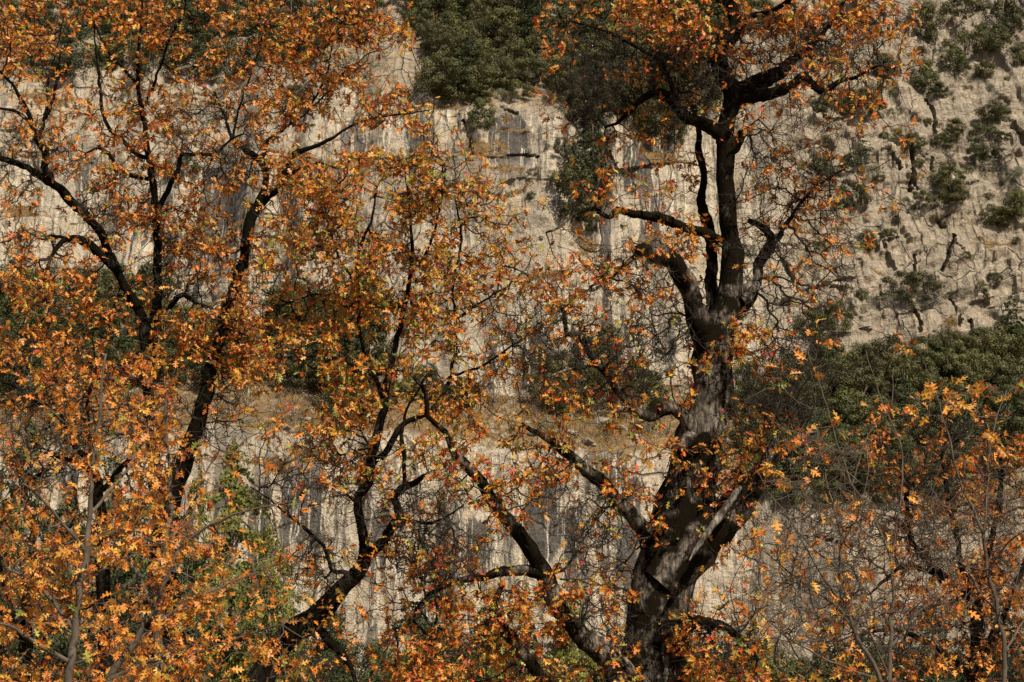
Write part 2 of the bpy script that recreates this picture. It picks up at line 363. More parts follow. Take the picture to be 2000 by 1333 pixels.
# masks: grass and soil, black water streaks, weathering
gxw = px+fbm(CX/2.6, CZ/2.0, 4, 151)*42; gyw = py+fbm(CX/2.2+5, CZ/1.6, 4, 152)*26
def ell(lst):
    o = np.zeros_like(CX)
    for (ex, ey, rx, ry) in lst:
        o = np.maximum(o, 1-sstep(.1, 1.5, np.hypot((gxw-ex)/rx, (gyw-ey)/ry)))
    return o
grassm = np.clip(ledge*.6+.42*top+mini*.75, 0, 1)*(1-.6*right*upper)
grassm = np.maximum(grassm, ell([(940,292,35,12),(995,290,30,8),(1000,335,45,9),(1010,365,30,6),(930,190,60,8),(850,185,35,8),(830,160,25,15),(1245,260,30,12),
 (1000,230,13,15),(1190,840,120,38),(589,885,45,12),(546,908,20,18),(575,1090,40,7),(578,1108,40,7),(1700,503,15,8),(1708,535,9,10),(1940,482,60,6),(1620,1198,30,5),(1620,1226,30,6),
 (370,262,22,12),(120,205,50,10),(90,190,30,6),(300,190,50,7),(400,188,50,8),(1150,480,35,18),(1090,548,70,10),(1840,650,9,25),(1780,600,9,40),(1590,455,30,10),(1580,540,40,8),(1770,290,10,30)])*.95)
stk = np.zeros_like(CX)
for (ex, y0, y1, hw) in [(430,300,470,14),(455,310,460,10),(405,330,450,10),(160,340,440,8),(590,880,1010,20),(620,900,1040,10),(500,960,1080,22),(440,850,960,18),(570,930,1010,8),
   (1062,930,1060,24),(1085,940,1040,12),(930,1020,1100,18),(860,990,1080,10),(1010,235,330,30),(980,250,350,14),(1260,270,350,8),(1235,280,340,7),(1530,960,1060,36),(1490,1000,1080,12),
   (1060,650,760,14),(1590,1070,1180,44),(1660,1150,1260,20),(745,1000,1080,10),(880,300,400,20),(640,340,420,20),(690,260,330,25),(1180,540,640,8),(820,260,330,20),(1230,950,1100,14),(1120,1000,1100,16),(1180,870,930,30)]:
    m_ = np.exp(-((pxw+2*fbm(CX/2, CZ/12, 3, 77)*6-ex)/hw)**2)*sstep(y0-30, y0+15, pyw)*(1-sstep(y1-20, y1+70, pyw)); stk = np.maximum(stk, m_)
weath = np.clip(upper*right+.8*top+.5*ledge+.45*bench+.8*sstep(1540, 1800, px)*lower+.35*sstep(.1, .4, fbm(CX/14, CZ/14, 3, 55)), 0, 1)
V = np.stack([CX, CYr, CZ], -1)
nz_, nxx = CX.shape; idx = np.arange(nz_*nxx).reshape(nz_, nxx)
F = np.stack([idx[:-1,:-1], idx[:-1,1:], idx[1:,1:], idx[1:,:-1]], -1).reshape(-1, 4)
cl = link('cliff', mesh_np('cliff', V.reshape(-1, 3), F, M_ROCK, False, np.stack([grassm, stk, weath], -1).reshape(-1, 3))); cl['kind'] = 'structure'
def cliff_y(x, z):
    i = np.clip(np.searchsorted(cz, z)-1, 0, len(cz)-2); j = np.clip(np.searchsorted(cx, x)-1, 0, len(cx)-2)
    fz = np.clip((z-cz[i])/(cz[i+1]-cz[i]), 0, 1); fx = np.clip((x-cx[j])/(cx[j+1]-cx[j]), 0, 1)
    return (CYr[i,j]*(1-fx)+CYr[i,j+1]*fx)*(1-fz)+(CYr[i+1,j]*(1-fx)+CYr[i+1,j+1]*fx)*fz
YS = np.arange(185, 420, .25)
def hit(px_, py_):
    P = W(np.full(YS.shape, px_), np.full(YS.shape, py_), YS)
    c = cliff_y(P[:, 0], P[:, 2])
    k_ = np.argmax(YS >= c); return P[k_] if YS[k_] >= c[k_] else P[-1]
# dry grass on the ledges
vis = np.argwhere((grassm > .55) & (px > -60) & (px < 2060) & (py > -20) & (py < 1333))
pick = vis[rs.choice(len(vis), min(16000, len(vis)), replace=False)]
Pg = V[pick[:, 0], pick[:, 1]]+rs.uniform(-.12, .12, (len(pick), 3))
nb = 4; Pg = np.repeat(Pg, nb, 0)+rs.normal(0, .07, (len(Pg)*nb, 3)); n_ = len(Pg)
dirs = rs.normal(0, .32, (n_, 3)); dirs[:, 2] = 1; dirs[:, 1] -= .15; L = rs.uniform(.18, .5, (n_, 1))
sd = rs.normal(0, 1, (n_, 3)); sd[:, 2] = 0; sd /= np.linalg.norm(sd, axis=1, keepdims=True)
Vg = np.stack([Pg-sd*.045, Pg+sd*.045, Pg+dirs*L], 1).reshape(-1, 3)
go = link('dry_grass', mesh_np('dry_grass', Vg, np.arange(n_*3).reshape(-1, 3), M_GRASS)); go['kind'] = 'stuff'
go['label'] = 'dry ochre grass growing on the ledges of the granite cliff'; go['category'] = 'grass'
print('cliff', time.time()-T0)

# ------------------------------------------------------------------ evergreen crowns (shared meshes, about one metre tall, scaled per tree)
def rdirs(n, r=rs):
    v = r.normal(0, 1, (n, 3)); return v/np.linalg.norm(v, axis=1, keepdims=True)
def leaf_faces(C, N, size, tint, r=rs):
    n = len(C); t = np.cross(N, rdirs(n, r)); t /= np.maximum(np.linalg.norm(t, axis=1, keepdims=True), 1e-6); b = np.cross(N, t)
    s = size[:, None]*r.uniform(.6, 1.3, (n, 1))
    V = np.stack([C-t*s, C+b*s*.7+t*.2*s, C+t*s*1.1, C-b*s*.75-t*.1*s], 1).reshape(-1, 3)
    return V, np.arange(n*4).reshape(-1, 4), np.repeat(tint, 4)
def crown_oak(seed, n=4200, wide=1.0, sparse=0):
    r = np.random.RandomState(seed); nl = r.randint(36, 54)
    th = r.uniform(0, 2*math.pi, nl); zz = r.uniform(-.95, 1, nl); rr = np.sqrt(np.maximum(.12, 1-np.clip(zz, -.8, 1)**2))*r.uniform(.4, 1, nl)
    lc = np.stack([rr*np.cos(th)*.5*wide, rr*np.sin(th)*.5*wide, .46+zz*.38*r.uniform(.75, 1.1, nl)], -1); lr = r.uniform(.09, .19, nl)
    k = r.choice(nl, n, p=lr**2/np.sum(lr**2)); d = rdirs(n, r); d[:, 2] += .25; d /= np.linalg.norm(d, axis=1, keepdims=True)
    rad = lr[k]*(1-.45*r.uniform(0, 1, n)**2)*(1+.25*r.normal(0, 1, n)*.5)
    C = lc[k]+d*rad[:, None]*np.array([1.1, 1.1, .8])
    N = d+rdirs(n, r)*.28; N /= np.linalg.norm(N, axis=1, keepdims=True)
    return leaf_faces(C, N, np.full(n, .0205*(1 if not sparse else .8)), np.clip(r.normal(.5, .22, n), 0, 1), r)
def crown_conifer(seed, n=4200, width=.19, droop=.25):
    r = np.random.RandomState(seed); nb_ = 95; C = []; N = []
    hz = np.sort(r.uniform(.10, .985, nb_)); az = r.uniform(0, 6.283, nb_)
    ln = width*(1-hz)**.75*r.uniform(.6, 1.15, nb_)*2.0+.02
    k = r.choice(nb_, n, p=ln**1.4/np.sum(ln**1.4)); t = r.uniform(.05, 1, n)**.7
    rad = ln[k]*t; lat = r.normal(0, 1, n)*.12*ln[k]*(1.1-t*.6)
    a = az[k]; C = np.stack([np.cos(a)*rad-np.sin(a)*lat, np.sin(a)*rad+np.cos(a)*lat, hz[k]-droop*rad*t+r.normal(0, .008, n)+.12*rad], -1)
    N = np.stack([np.cos(a)*.5, np.sin(a)*.5, np.full(n, .6)], -1)+rdirs(n, r)*.8; N /= np.linalg.norm(N, axis=1, keepdims=True)
    return leaf_faces(C, N, np.full(n, .0125 if n < 6000 else .0062), np.clip(r.normal(.5, .22, n), 0, 1), r)
def crown_mesh(name, tup, mat):
    V_, F_, t_ = tup; return mesh_np(name, V_, F_, mat, False, np.stack([t_]*3, -1))
OAKS = [crown_mesh('evergreen_crown', crown_oak(100+i, 6500, [1.25, 1.05, 1.4, .95, 1.2, 1.55][i]), M_LIVE) for i in range(6)]
PALES = [crown_mesh('pale_crown', crown_oak(130+i, 2600, [1.5, 1.9][i]), M_PALE) for i in range(2)]
BROWNS = [crown_mesh('brush_crown', crown_oak(140+i, 1500, 1.5, 1), M_BROWN) for i in range(2)]
CONS = [crown_mesh('conifer_crown', crown_conifer(150+i, 4600, [.2, .26, .17][i]), M_CON) for i in range(3)]
CEDARS = [crown_mesh('cedar_crown', crown_conifer(160+i, 30000, [.2, .25][i], .55), M_CEDAR) for i in range(2)]
DARKCED = [crown_mesh('dark_cedar_crown', crown_conifer(170+i, 30000, [.24, .2][i], .4), M_CON) for i in range(2)]
def stem_mesh(name, h, r0, r1, mat, seed, lean=.05, fork=0):
    r = np.random.RandomState(seed); n = 9; s = 8; V_ = []; F_ = []
    def tube(p0, p1, a, b_):
        o = len(V_); ts = np.linspace(0, 1, n); wob = r.normal(0, lean*.25*np.linalg.norm(p1-p0), (n, 3)); wob[0] = 0
        for i_, t in enumerate(ts):
            c = p0*(1-t)+p1*t+wob[i_]*t; rad = a*(1-t)+b_*t
            for j in range(s): V_.append(c+rad*np.array([math.cos(j/s*6.283), math.sin(j/s*6.283), 0])*(1+.12*r.normal()))
        for i_ in range(n-1):
            for j in range(s): F_.append((o+i_*s+j, o+i_*s+(j+1)%s, o+(i_+1)*s+(j+1)%s, o+(i_+1)*s+j))
    topp = np.array([r.normal(0, lean)*h, r.normal(0, lean)*h, h]); tube(np.array([0, 0, -.12*h]), topp, r0, r1)
    for f in range(fork):
        a = r.uniform(0, 6.28); st = topp*r.uniform(.25, .7); tube(st, st+np.array([math.cos(a)*.3*h, math.sin(a)*.3*h, .4*h]), r0*.5, r1*.4)
    return mesh_np(name, np.array(V_), np.array(F_), mat, True)
ST_OAK = [stem_mesh('oak_stem', .62, .028, .012, M_GREYW, 200+i, .08, 3) for i in range(3)]
ST_CON = [stem_mesh('conifer_stem', .97, .016, .002, M_GREYW, 210+i, .01) for i in range(2)]
def evergreen(name, loc, h, wf, crown, stem, label, cat, group=None, rot=None):
    o = thing(name, loc, label, cat, group, random.uniform(0, 6.28) if rot is None else rot, (h*wf, h*wf, h))
    link('crown', crown, o); link('trunk', stem, o); return o

# kinds: o live oak, c conifer, p pale grey shrub, b leafless brush
def on_cliff(px_, py_, wpx, hpx, kind, label, cat=None, group=None):
    P = hit(px_, py_+hpx*.46); m_ = mpp(math.hypot(P[1], P[2])); h = hpx*m_*1.22; wd = wpx*m_*1.12
    cr, st, nm, ct = {'o': (random.choice(OAKS), random.choice(ST_OAK), 'evergreen_oak', 'tree'), 'c': (random.choice(CONS), random.choice(ST_CON), 'conifer', 'tree'),
        'p': (random.choice(PALES), ST_OAK[0], 'pale_shrub', 'shrub'), 'b': (random.choice(BROWNS), ST_OAK[1], 'leafless_shrub', 'shrub')}[kind]
    wf = wd/h/(1.25 if kind != 'c' else .5)
    return evergreen(nm, (P[0], P[1]+.1, P[2]-.05*h), h, wf, cr, st, label, cat or ct, group)

shrubs = [
 (1710,196,66,58,'o','largest round evergreen bush on the ledge beneath the big limb of the great oak'),
 (1654,203,54,50,'o','brownish evergreen bush in the middle of the three on the upper ledge'),
 (1606,205,44,32,'o','low olive bush at the great oak end of the upper ledge row'),
 (1503,212,62,44,'b','dull leafless brush close behind the trunk of the great oak, below its side limb'),
 (1752,270,36,34,'o','small round bush directly above the long vertical crack'),
 (1787,279,44,34,'o','low bush wedged on top of the long vertical crack'),
 (1862,252,56,36,'o','flat crowned bush on the ledge beside the short dark cleft'),
 (1842,277,54,36,'o','wider bush below the flat crowned one beside the short dark cleft'),
 (1941,222,62,40,'o','bush high on the grey wall under the corner shrubs'),
 (1912,268,60,46,'o','bush halfway down the hanging green strip on the grey wall'),
 (1904,300,46,40,'o','lowest bush of the hanging green strip on the grey wall'),
 (1858,345,78,52,'o','big dense evergreen bush on the slab, upper of the stacked two'),
 (1860,377,74,46,'o','big dense evergreen bush on the slab, lower of the stacked two'),
 (1797,394,44,40,'o','dark round bush casting a shadow on the pale slab left of the stacked two'),
 (1752,394,30,20,'p','small pale shrub on the lip of the pale slab below the long crack'),
 (1936,326,64,26,'p','low pale shrub spread along the ledge beside the stacked bushes'),
 (1984,398,60,64,'o','blackish bush at the frame edge above the wide pale slab'),
 (1944,424,84,44,'o','spreading bush that shades the top of the wide pale slab'),
 (1975,345,44,28,'p','grey shrub near the frame edge above the blackish bush'),
 (1685,308,44,70,'c','young conifer on the ledge behind the orange twigs'),
 (1510,305,28,26,'o','tiny dark bush seen close to the great oak trunk'),
 (1661,385,56,64,'o','shadowy bush under the drooping orange leaf clusters'),
 (1606,330,70,60,'o','olive bush half hidden behind the bare twigs of the great oak'),
 (1804,147,62,56,'o','dark bush at the head of the rock cleft'),
 (1832,178,48,30,'o','small bush hanging right below the head of the rock cleft'),
 (1864,121,66,48,'o','bush on the rim above the grey wall'),
 (1927,135,44,38,'o','narrow bush in the gap below the corner shrubs'),
 (1893,88,76,50,'o','wide dark bush in the upper row of corner shrubs'),
 (1948,80,64,50,'o','dark bush next to the wide one in the corner shrubs'),
 (1990,108,50,40,'o','bush cut by the frame edge under the corner shrubs'),
 (1801,45,76,76,'o','tall bush behind the last orange leaves of the great oak'),
 (1727,132,60,54,'o','bush partly covered by the orange leaf tips of the great oak'),
 (1966,38,76,70,'o','largest of the corner shrubs, black green and round'),
 (1870,20,80,56,'o','bush along the top edge before the corner'),
 (1692,473,48,40,'o','olive bush on the pale slab under the sparse orange leaves'),
 (1736,459,28,26,'o','small round green bush beside the olive bush on the pale slab'),
 (1684,577,28,24,'o','tiny bright green bush alone on the pale slab'),
 (1773,561,86,56,'o','pointed dark bush behind the grey shrub mat'),
 (1812,570,66,44,'p','grey green mat of shrub in front of the pointed dark bush'),
 (1741,590,42,28,'p','small grey shrub at the near end of the grey mat'),
 (1786,592,80,30,'p','lowest grey shrub along the lip above the paired cracks'),
 (1908,570,52,44,'o','brown green bush beside the grey shrub mat, farther along the ledge'),
 (1939,549,32,34,'o','dark little bush uphill of the brown green bush'),
 (1871,520,42,28,'b','brown leafless tuft below the slanting crack'),
 (1580,640,72,60,'o','dark bush behind bare twigs at the foot of the pale slab'),
 (1633,622,66,60,'o','olive bush at the foot of the pale slab, above the forest edge'),
 (1870,575,40,20,'p','faint grey shrub over the widest crack'),
 (940,226,58,60,'o','bush that hangs over the cliff rim below the dense forest'),
 (925,262,30,34,'b','brown brush beneath the bush that hangs over the cliff rim'),
 (1160,300,84,130,'c','tall conifer of the clump on the cliff, rust leaves before its tip'),
 (1118,380,112,120,'o','broad evergreen in the clump half way up the cliff'),
 (1166,360,70,90,'o','evergreen on the limb side of the clump half way up the cliff'),
 (1096,290,44,40,'o','small bush perched above the broad evergreen in the cliff clump'),
 (1140,436,48,40,'o','lowest bush hanging from the cliff clump'),
 (1270,238,106,74,'o','wide evergreen on the rim above the orange stained wall'),
 (1236,218,70,60,'o','smaller evergreen left of the wide one on the rim'),
 (1318,255,60,50,'o','evergreen on the rim closest to the trunk of the great oak'),
 (1068,128,56,44,'p','pale grey shrub at the lower edge of the dense forest'),
 (1050,150,44,34,'p','second pale grey shrub, below and left of the first at the forest edge'),
 (978,186,24,24,'p','tiny pale shrub on the grassy rim'),
 (1075,195,40,24,'p','pale shrub on the rim under the first rust twigs'),
 (1008,180,50,42,'o','round bush alone on the grassy rim'),
 (1189,655,40,40,'o','single round bush above the ledge trees'),
 (1015,440,30,14,'p','low grey tuft on the pale wall between the two oaks'),
 (1320,628,18,18,'o','olive dot of a bush on the pale wall beside the forked trunk'),
 (660,432,22,22,'o','lone small bush on the streaked wall seen through the central oak'),
 (700,130,60,40,'p','pale shrub on the rim behind the rust crown'),
 (575,185,50,32,'o','low bush on the bench behind the upper rust branches'),
 (130,125,60,40,'p','grey shrub on the bench at the far top corner'),
 (355,330,50,50,'o','bush on the streaked wall behind the curling limb'),
]
for s_ in shrubs: on_cliff(*s_)
for i in range(150):
    while True:
        bx, by = random.uniform(1440, 2000), random.uniform(20, 660)
        if by < 640-.12*(bx-1440) or bx > 1800: break
    k_ = random.choice('ppbbo'); wd = random.uniform(12, 30)
    on_cliff(bx, by, wd, wd*random.uniform(.5, .9), k_, {'p': 'little pale', 'b': 'little leafless brown', 'o': 'little dark green'}[k_]+' tussock rooted in a joint of the broken rock slope', 'shrub', 'tussocks on the broken rock slope')
for i in range(46):
    bx, by = random.uniform(860, 1420), random.choice([random.uniform(215, 480), random.uniform(215, 700), random.uniform(880, 1000)]); k_ = random.choice('ppbo'); wd = random.uniform(9, 22)
    on_cliff(bx, by, wd, wd*random.uniform(.5, .9), k_, {'p': 'little pale', 'b': 'little leafless brown', 'o': 'little dark green'}[k_]+' tussock clinging to the streaked wall', 'shrub', 'tussocks on the streaked wall')
def band(rows, kinds, label, group, hw=(56, 88)):
    for (y_, x0, x1, step) in rows:
        x_ = x0+random.uniform(0, step*.5)
        while x_ < x1:
            wd = random.uniform(*hw); k_ = random.choice(kinds)
            hh = wd*random.uniform(.75, 1.05)*(1.6 if k_ == 'c' else 1)
            on_cliff(x_, y_+random.uniform(-9, 9), wd*(.8 if k_ == 'c' else 1.1), hh, k_, {'c': 'pointed conifer', 'b': 'leafless brown brush', 'p': 'low pale shrub'}.get(k_, 'round crowned evergreen')+' '+label, None, group)
            x_ += step*random.uniform(.8, 1.2)
band([(-40,770,1520,60),(-8,770,1480,58),(22,790,1460,56),(50,820,1420,56),(78,840,1380,54),(104,850,1340,54),(130,840,1060,52),(152,850,1010,50),(172,880,960,48)],
     'ooooooc', 'in the dense forest above the cliff', 'evergreen forest above the cliff')
band([(120,1080,1400,60),(150,1090,1400,60),(180,1100,1400,62),(208,1110,1380,66)], 'oo', 'behind the rust twigs where the forest thins along the rim', 'thin edge of the forest along the rim')
band([(-30,-30,770,76),(10,-30,760,74),(50,-30,740,74),(90,0,620,72),(116,100,520,76)], 'oooc',
     'on the plateau behind the rust crown', 'plateau evergreens behind the rust crown')
band([(700,1610,2040,62),(730,1480,2040,60),(762,1450,2040,60),(795,1440,2040,60),(828,1440,2040,62),(860,1440,2040,64),(892,1450,1960,66),(925,1470,1840,70),(955,1480,1760,66)], 'ooooc',
     'in the forest band below the pale slabs', 'forest band below the pale slabs', (62, 98))
band([(668,1840,2040,58)], 'oc', 'at the upper edge of the forest band', 'upper edge of the forest band')
on_cliff(1985, 640, 70, 110, 'c', 'tallest conifer at the frame edge above the forest band')
band([(690,1130,1240,50),(718,1100,1250,52),(746,1060,1280,52),(772,1090,1300,54)], 'ooob',
     'on the ledge seen under the bare limb', 'ledge trees under the bare limb', (60, 92))
band([(600,560,720,56),(635,545,730,56),(668,540,740,58),(700,560,740,58),(728,580,740,60)], 'oooc',
     'on the ledge behind the central oak', 'ledge trees behind the central oak', (70, 105))
band([(760,740,1060,70)], 'ob', 'on the low ledge behind the central oak', 'brush on the ledge behind the central oak')
band([(560,-20,300,66),(600,-20,330,64),(640,-20,480,66),(680,-20,540,68),(720,-20,560,70)], 'ooc',
     'on the ledge behind the rust oak stems', 'ledge trees behind the rust oak stems', (72, 108))
band([(806,1040,1330,44),(836,1060,1320,60)], 'bbp', 'on the grassy ledge beside the great oak', 'brush on the grassy ledge', (22, 40))
band([(820,-20,260,90),(790,560,740,70)], 'bbo', 'on the grassy step above the lower wall', 'brush above the lower wall', (44, 66))
band([(1330,-60,2060,74),(1372,-60,2060,80)], 'ooc', 'along the foot of the lower wall', 'trees along the foot of the lower wall', (90, 140))
def boulder_mesh(seed):
    r = np.random.RandomState(seed); n, m_ = 14, 9; th = np.linspace(0, 2*math.pi, n, endpoint=False); ph = np.linspace(.02, math.pi-.02, m_)
    d = np.array([[math.sin(p)*math.cos(t), math.sin(p)*math.sin(t), math.cos(p)] for p in ph for t in th]); rad = np.full(len(d), 9.)
    for k_ in range(13):          # cut by random planes: an angular block
        nn = rdirs(1, r)[0]*np.array([1, 1, 1]); h = r.uniform(.36, .6); c = d@nn; rad = np.minimum(rad, np.where(c > .05, h/np.maximum(c, .05), 9.))
    V_ = d*np.minimum(rad, .75)[:, None]*np.array([1.35, 1.0, .8])
    F_ = [(i*n+j, i*n+(j+1) % n, (i+1)*n+(j+1) % n, (i+1)*n+j) for i in range(m_-1) for j in range(n)]
    return mesh_np('boulder', V_, np.array(F_)[:, ::-1], M_ROCK, False, np.tile([.0, .0, .8], (len(V_), 1)))
BOUL = [boulder_mesh(i) for i in range(5)]
for i, (bx, by, bw, lab) in enumerate([(1175,829,62,'largest grey block on the grassy ledge beside the great oak'),(1212,838,44,'grey block next to the largest one on the grassy ledge'),(1240,856,34,'small grey block low on the grassy ledge'),
 (1118,846,36,'grey block on the grassy ledge where the slanting limb crosses'),(1150,868,46,'flat block at the lip of the grassy ledge'),(1282,838,28,'small block on the grassy ledge touching the trunk outline'),(1075,826,30,'block on the grassy ledge beneath the rust twigs'),
 (1040,850,36,'low block at the far side of the grassy ledge'),(600,822,40,'grey block on the step left of the curved stem'),(560,838,34,'block at the lip of the step by the rust foliage'),(655,812,34,'block on the step between the two curved stems'),
 (480,826,46,'broad block on the step under the rust boughs'),(905,196,34,'pale block on the rim below the dense forest'),(985,212,36,'pale block beside the round bush on the rim'),(855,178,30,'block in the rim grass near the red stump'),
 (1690,640,44,'block at the foot of the pale slab above the forest band'),(1600,600,40,'block under the bare twigs at the foot of the pale slab'),(1640,560,50,'cracked block in the slab under the drooping leaves')]):
    P = hit(bx, by); k_ = bw*mpp(math.hypot(P[1], P[2])); b_ = link('boulder', BOUL[i % 5]); b_.location = (P[0], P[1]+.12*k_, P[2]+.05*k_); b_.scale = (k_*.62, k_*.6, k_*random.uniform(.38, .6)); b_.rotation_euler = (random.uniform(-.2, .2), random.uniform(-.2, .2), random.uniform(0, 6.28))
    b_['label'] = lab; b_['category'] = 'boulder'; b_['group'] = 'boulders on the ledges'
# dead trunks standing and lying on the cliff
def snag(name, pts, mat, label, cat):
    P0 = hit(pts[0][0], pts[0][1]); Pw = np.array([W(x, y, P0[1]-.2*i) for i, (x, y, r) in enumerate(pts)]); R = np.array([r for *_, r in pts])*mpp(P0[1])
    o = thing(name, Pw[0], label, cat); V_ = []; F_ = []; s = 8
    for i, (p, r) in enumerate(zip(Pw-Pw[0], R)):
        for j in range(s): V_.append(p+r*np.array([math.cos(j/s*6.28), math.sin(j/s*6.28), 0])*random.uniform(.8, 1.15))
    for i in range(len(Pw)-1):
        for j in range(s): F_.append((i*s+j, i*s+(j+1)%s, (i+1)*s+(j+1)%s, (i+1)*s+j))
    link('trunk', mesh_np('snag', np.array(V_), np.array(F_), mat, True), o)
    br = []
    for k_ in range(7):
        t = random.uniform(.3, .95)*(len(Pw)-1); i = int(t); p = (Pw[i]*(1-t+i)+Pw[min(i+1, len(Pw)-1)]*(t-i))-Pw[0]
        e = p+np.array([random.uniform(-1, 1), random.uniform(-.5, .3), random.uniform(-.1, .6)]); br.append((p, e))
    V_ = []; F_ = []
    for p, e in br:
        o_ = len(V_)
        for c, r in ((p, .07), ((p+e)/2+np.random.RandomState(1).normal(0, .05, 3), .05), (e, .015)):
            for j in range(4): V_.append(c+r*np.array([math.cos(j*1.57), 0, math.sin(j*1.57)]))
        for i in range(2):
            for j in range(4): F_.append((o_+i*4+j, o_+i*4+(j+1)%4, o_+(i+1)*4+(j+1)%4, o_+(i+1)*4+j))
    link('dead_branches', mesh_np('dead_branches', np.array(V_), np.array(F_), mat), o)
snag('dead_trunk', [(848,66,3),(847,45,2.6),(846,24,1.6)], M_RED, 'thin red brown dead trunk standing in the dense forest', 'dead tree')
snag('dead_trunk', [(802,100,5),(806,82,4),(809,64,1.5)], M_RED, 'broken red stump tapering to a point by the forest edge', 'dead tree')
snag('fallen_trunk', [(1178,486,1.5),(1160,478,2),(1140,470,2.6),(1130,455,1.5)], M_RED, 'rusty fallen trunk lying across the pale wall', 'fallen tree')
snag('dead_trunk', [(1668,792,7),(1669,765,7),(1664,742,6),(1645,730,4),(1615,722,2.5),(1590,716,1.5)], M_GREYW, 'bent brown dead tree with its top drooping sideways before the forest band', 'dead tree')
print('cliff vegetation', time.time()-T0)

# ------------------------------------------------------------------ conifers on the valley floor
def floor_conifer(px_, top, Y, wpx, crown, name, label, cat='tree', group=None):
    P = W(px_, top, Y); h = P[2]; evergreen(name, (P[0], Y, 0), h, wpx*mpp(Y)/h/.5*1.0, crown, random.choice(ST_CON), label, cat, group)
floor_conifer(462, 850, 56, 330, CEDARS[0], 'cedar_tree', 'yellow green cedar behind the orange saplings, before the streaked lower wall')
floor_conifer(530, 1000, 54, 190, CEDARS[1], 'cedar_tree', 'shorter olive cedar pressed against the curved trunk of the central oak')
floor_conifer(390, 905, 62, 170, CEDARS[1], 'cedar_tree', 'dim cedar behind the thick dark trunk of the rust oak')
floor_conifer(650, 1175, 60, 150, DARKCED[1], 'cedar_tree', 'small pointed dark cedar under the curved trunk')
floor_conifer(835, 1085, 64, 230, DARKCED[0], 'cedar_tree', 'dark cedar under the arching black branch')
floor_conifer(960, 1150, 66, 190, CEDARS[0], 'cedar_tree', 'mossy green cedar behind the crooked lower branch')
floor_conifer(1120, 1160, 66, 210, CEDARS[0], 'cedar_tree', 'olive cedar beside the foot of the great oak')
floor_conifer(1250, 1240, 62, 160, DARKCED[1], 'cedar_tree', 'low dark cedar directly behind the foot of the great oak')
floor_conifer(1470, 1190, 60, 130, CEDARS[1], 'cedar_tree', 'short cedar at the open foot of the wall right of the great oak')
floor_conifer(1810, 1165, 56, 220, DARKCED[0], 'cedar_tree', 'dark cedar behind the tallest grey sapling stems')
floor_conifer(1960, 1130, 54, 210, DARKCED[1], 'cedar_tree', 'dark cedar at the frame edge behind the rust thicket')
floor_conifer(1690, 1225, 60, 160, DARKCED[0], 'cedar_tree', 'low cedar between the first two grey sapling stems')
floor_conifer(60, 800, 60, 240, DARKCED[0], 'cedar_tree', 'tall dark cedar in the gloom behind the yellow saplings')
floor_conifer(220, 880, 64, 230, DARKCED[1], 'cedar_tree', 'dark cedar behind the twin sapling stems')

for (x_, t_, Y_, w_, L_) in [(10, 905, 50, 230, 'broad dark conifer at the frame edge behind the amber leaves'),(130, 960, 52, 230, 'dark conifer behind the dark upright sapling stem'),(290, 930, 56, 220, 'dark conifer hidden behind the rust oak trunk foot'),
  (370, 1060, 50, 210, 'lower dark conifer between the rust oak trunk and the yellow green cedar'),(900, 1230, 58, 200, 'squat dark conifer under the red and green boughs'),(1030, 1240, 56, 190, 'squat conifer behind the crooked lower branch foot'),
  (1380, 1270, 56, 170, 'squat conifer just right of the great oak foot'),(1590, 1275, 54, 170, 'squat dark conifer behind the sparse grey sapling'),(1890, 1240, 50, 190, 'squat dark conifer behind the arching black branch'),(740, 1265, 58, 150, 'squat dark conifer at the open foot of the wall')]:
    floor_conifer(x_, t_, Y_, w_, random.choice(DARKCED), 'cedar_tree', L_)

# ------------------------------------------------------------------ oaks: traced limbs, grown twigs, leaves
ROWS = """
6666655667777662000002445566456665421100
4455655566777753000002333445345544321000
3333444444566663000002222333233443320000
2222443344555544100001221122211222100000
2333554355555555300001112222111111110000
2553344344555554321001132211112222210000
1233454223456666642001122112122233210000
3223565522566777764201222223122333200000
2224566532256777765311221222122232100000
5432334434556777775431134554111121000000
7764322445566777766432354322111110000000
7765333356656777765436743211111110000000
6565457777764467765324422111432110000000
6666678888853456665422222223654210111000
6767788888754566654432222112333221122211
6667787776434556655433322122322222333333
5577777764545556655443322112234433333344
5667777663344334455433433345554433334444
6677777654333333345553433456664333334455
7777777765322222335553334677644333334455
7777777766432222222221122443444333333455
8888777766532223432111111111344333333445
8888888877653213554333322111134433333455
8888888887753213555555432224444333333455
8888888887654213444555543456544433334455
8888888887664324665555555567655433334455
8888888887765435776666666677655544444455
""".split()
for r_ in ROWS: assert len(r_) == 40, (r_, len(r_))
COV = np.array([[int(c) for c in r_] for r_ in ROWS])/10.0

PAL = np.array([(.76,.29,.04),(.62,.19,.028),(.42,.125,.025),(.80,.46,.07),(.46,.43,.075),(.22,.28,.055),(.66,.10,.035),(.21,.085,.032),(.78,.40,.14),(.74,.37,.05)])
# orange, deep, rust, yellow, yellow green, green, red, brown, salmon, amber
MIXES = {'B': [32,20,8,8,6,3,.6,4,13,10], 'C': [26,10,3,14,15,8,3,3,12,12], 'A': [28,20,10,8,6,3,3,8,5,10], 'A2': [20,12,5,12,18,6,14,2,6,12],
         'E': [28,16,8,13,4,2,.5,5,4,20], 'F': [26,10,4,16,2,1,1,5,12,22], 'G': [20,26,24,3,2,2,1,16,3,7], 'H': [24,20,12,10,5,3,1,8,2,14], 'I': [26,22,14,8,4,3,1,8,4,12]}

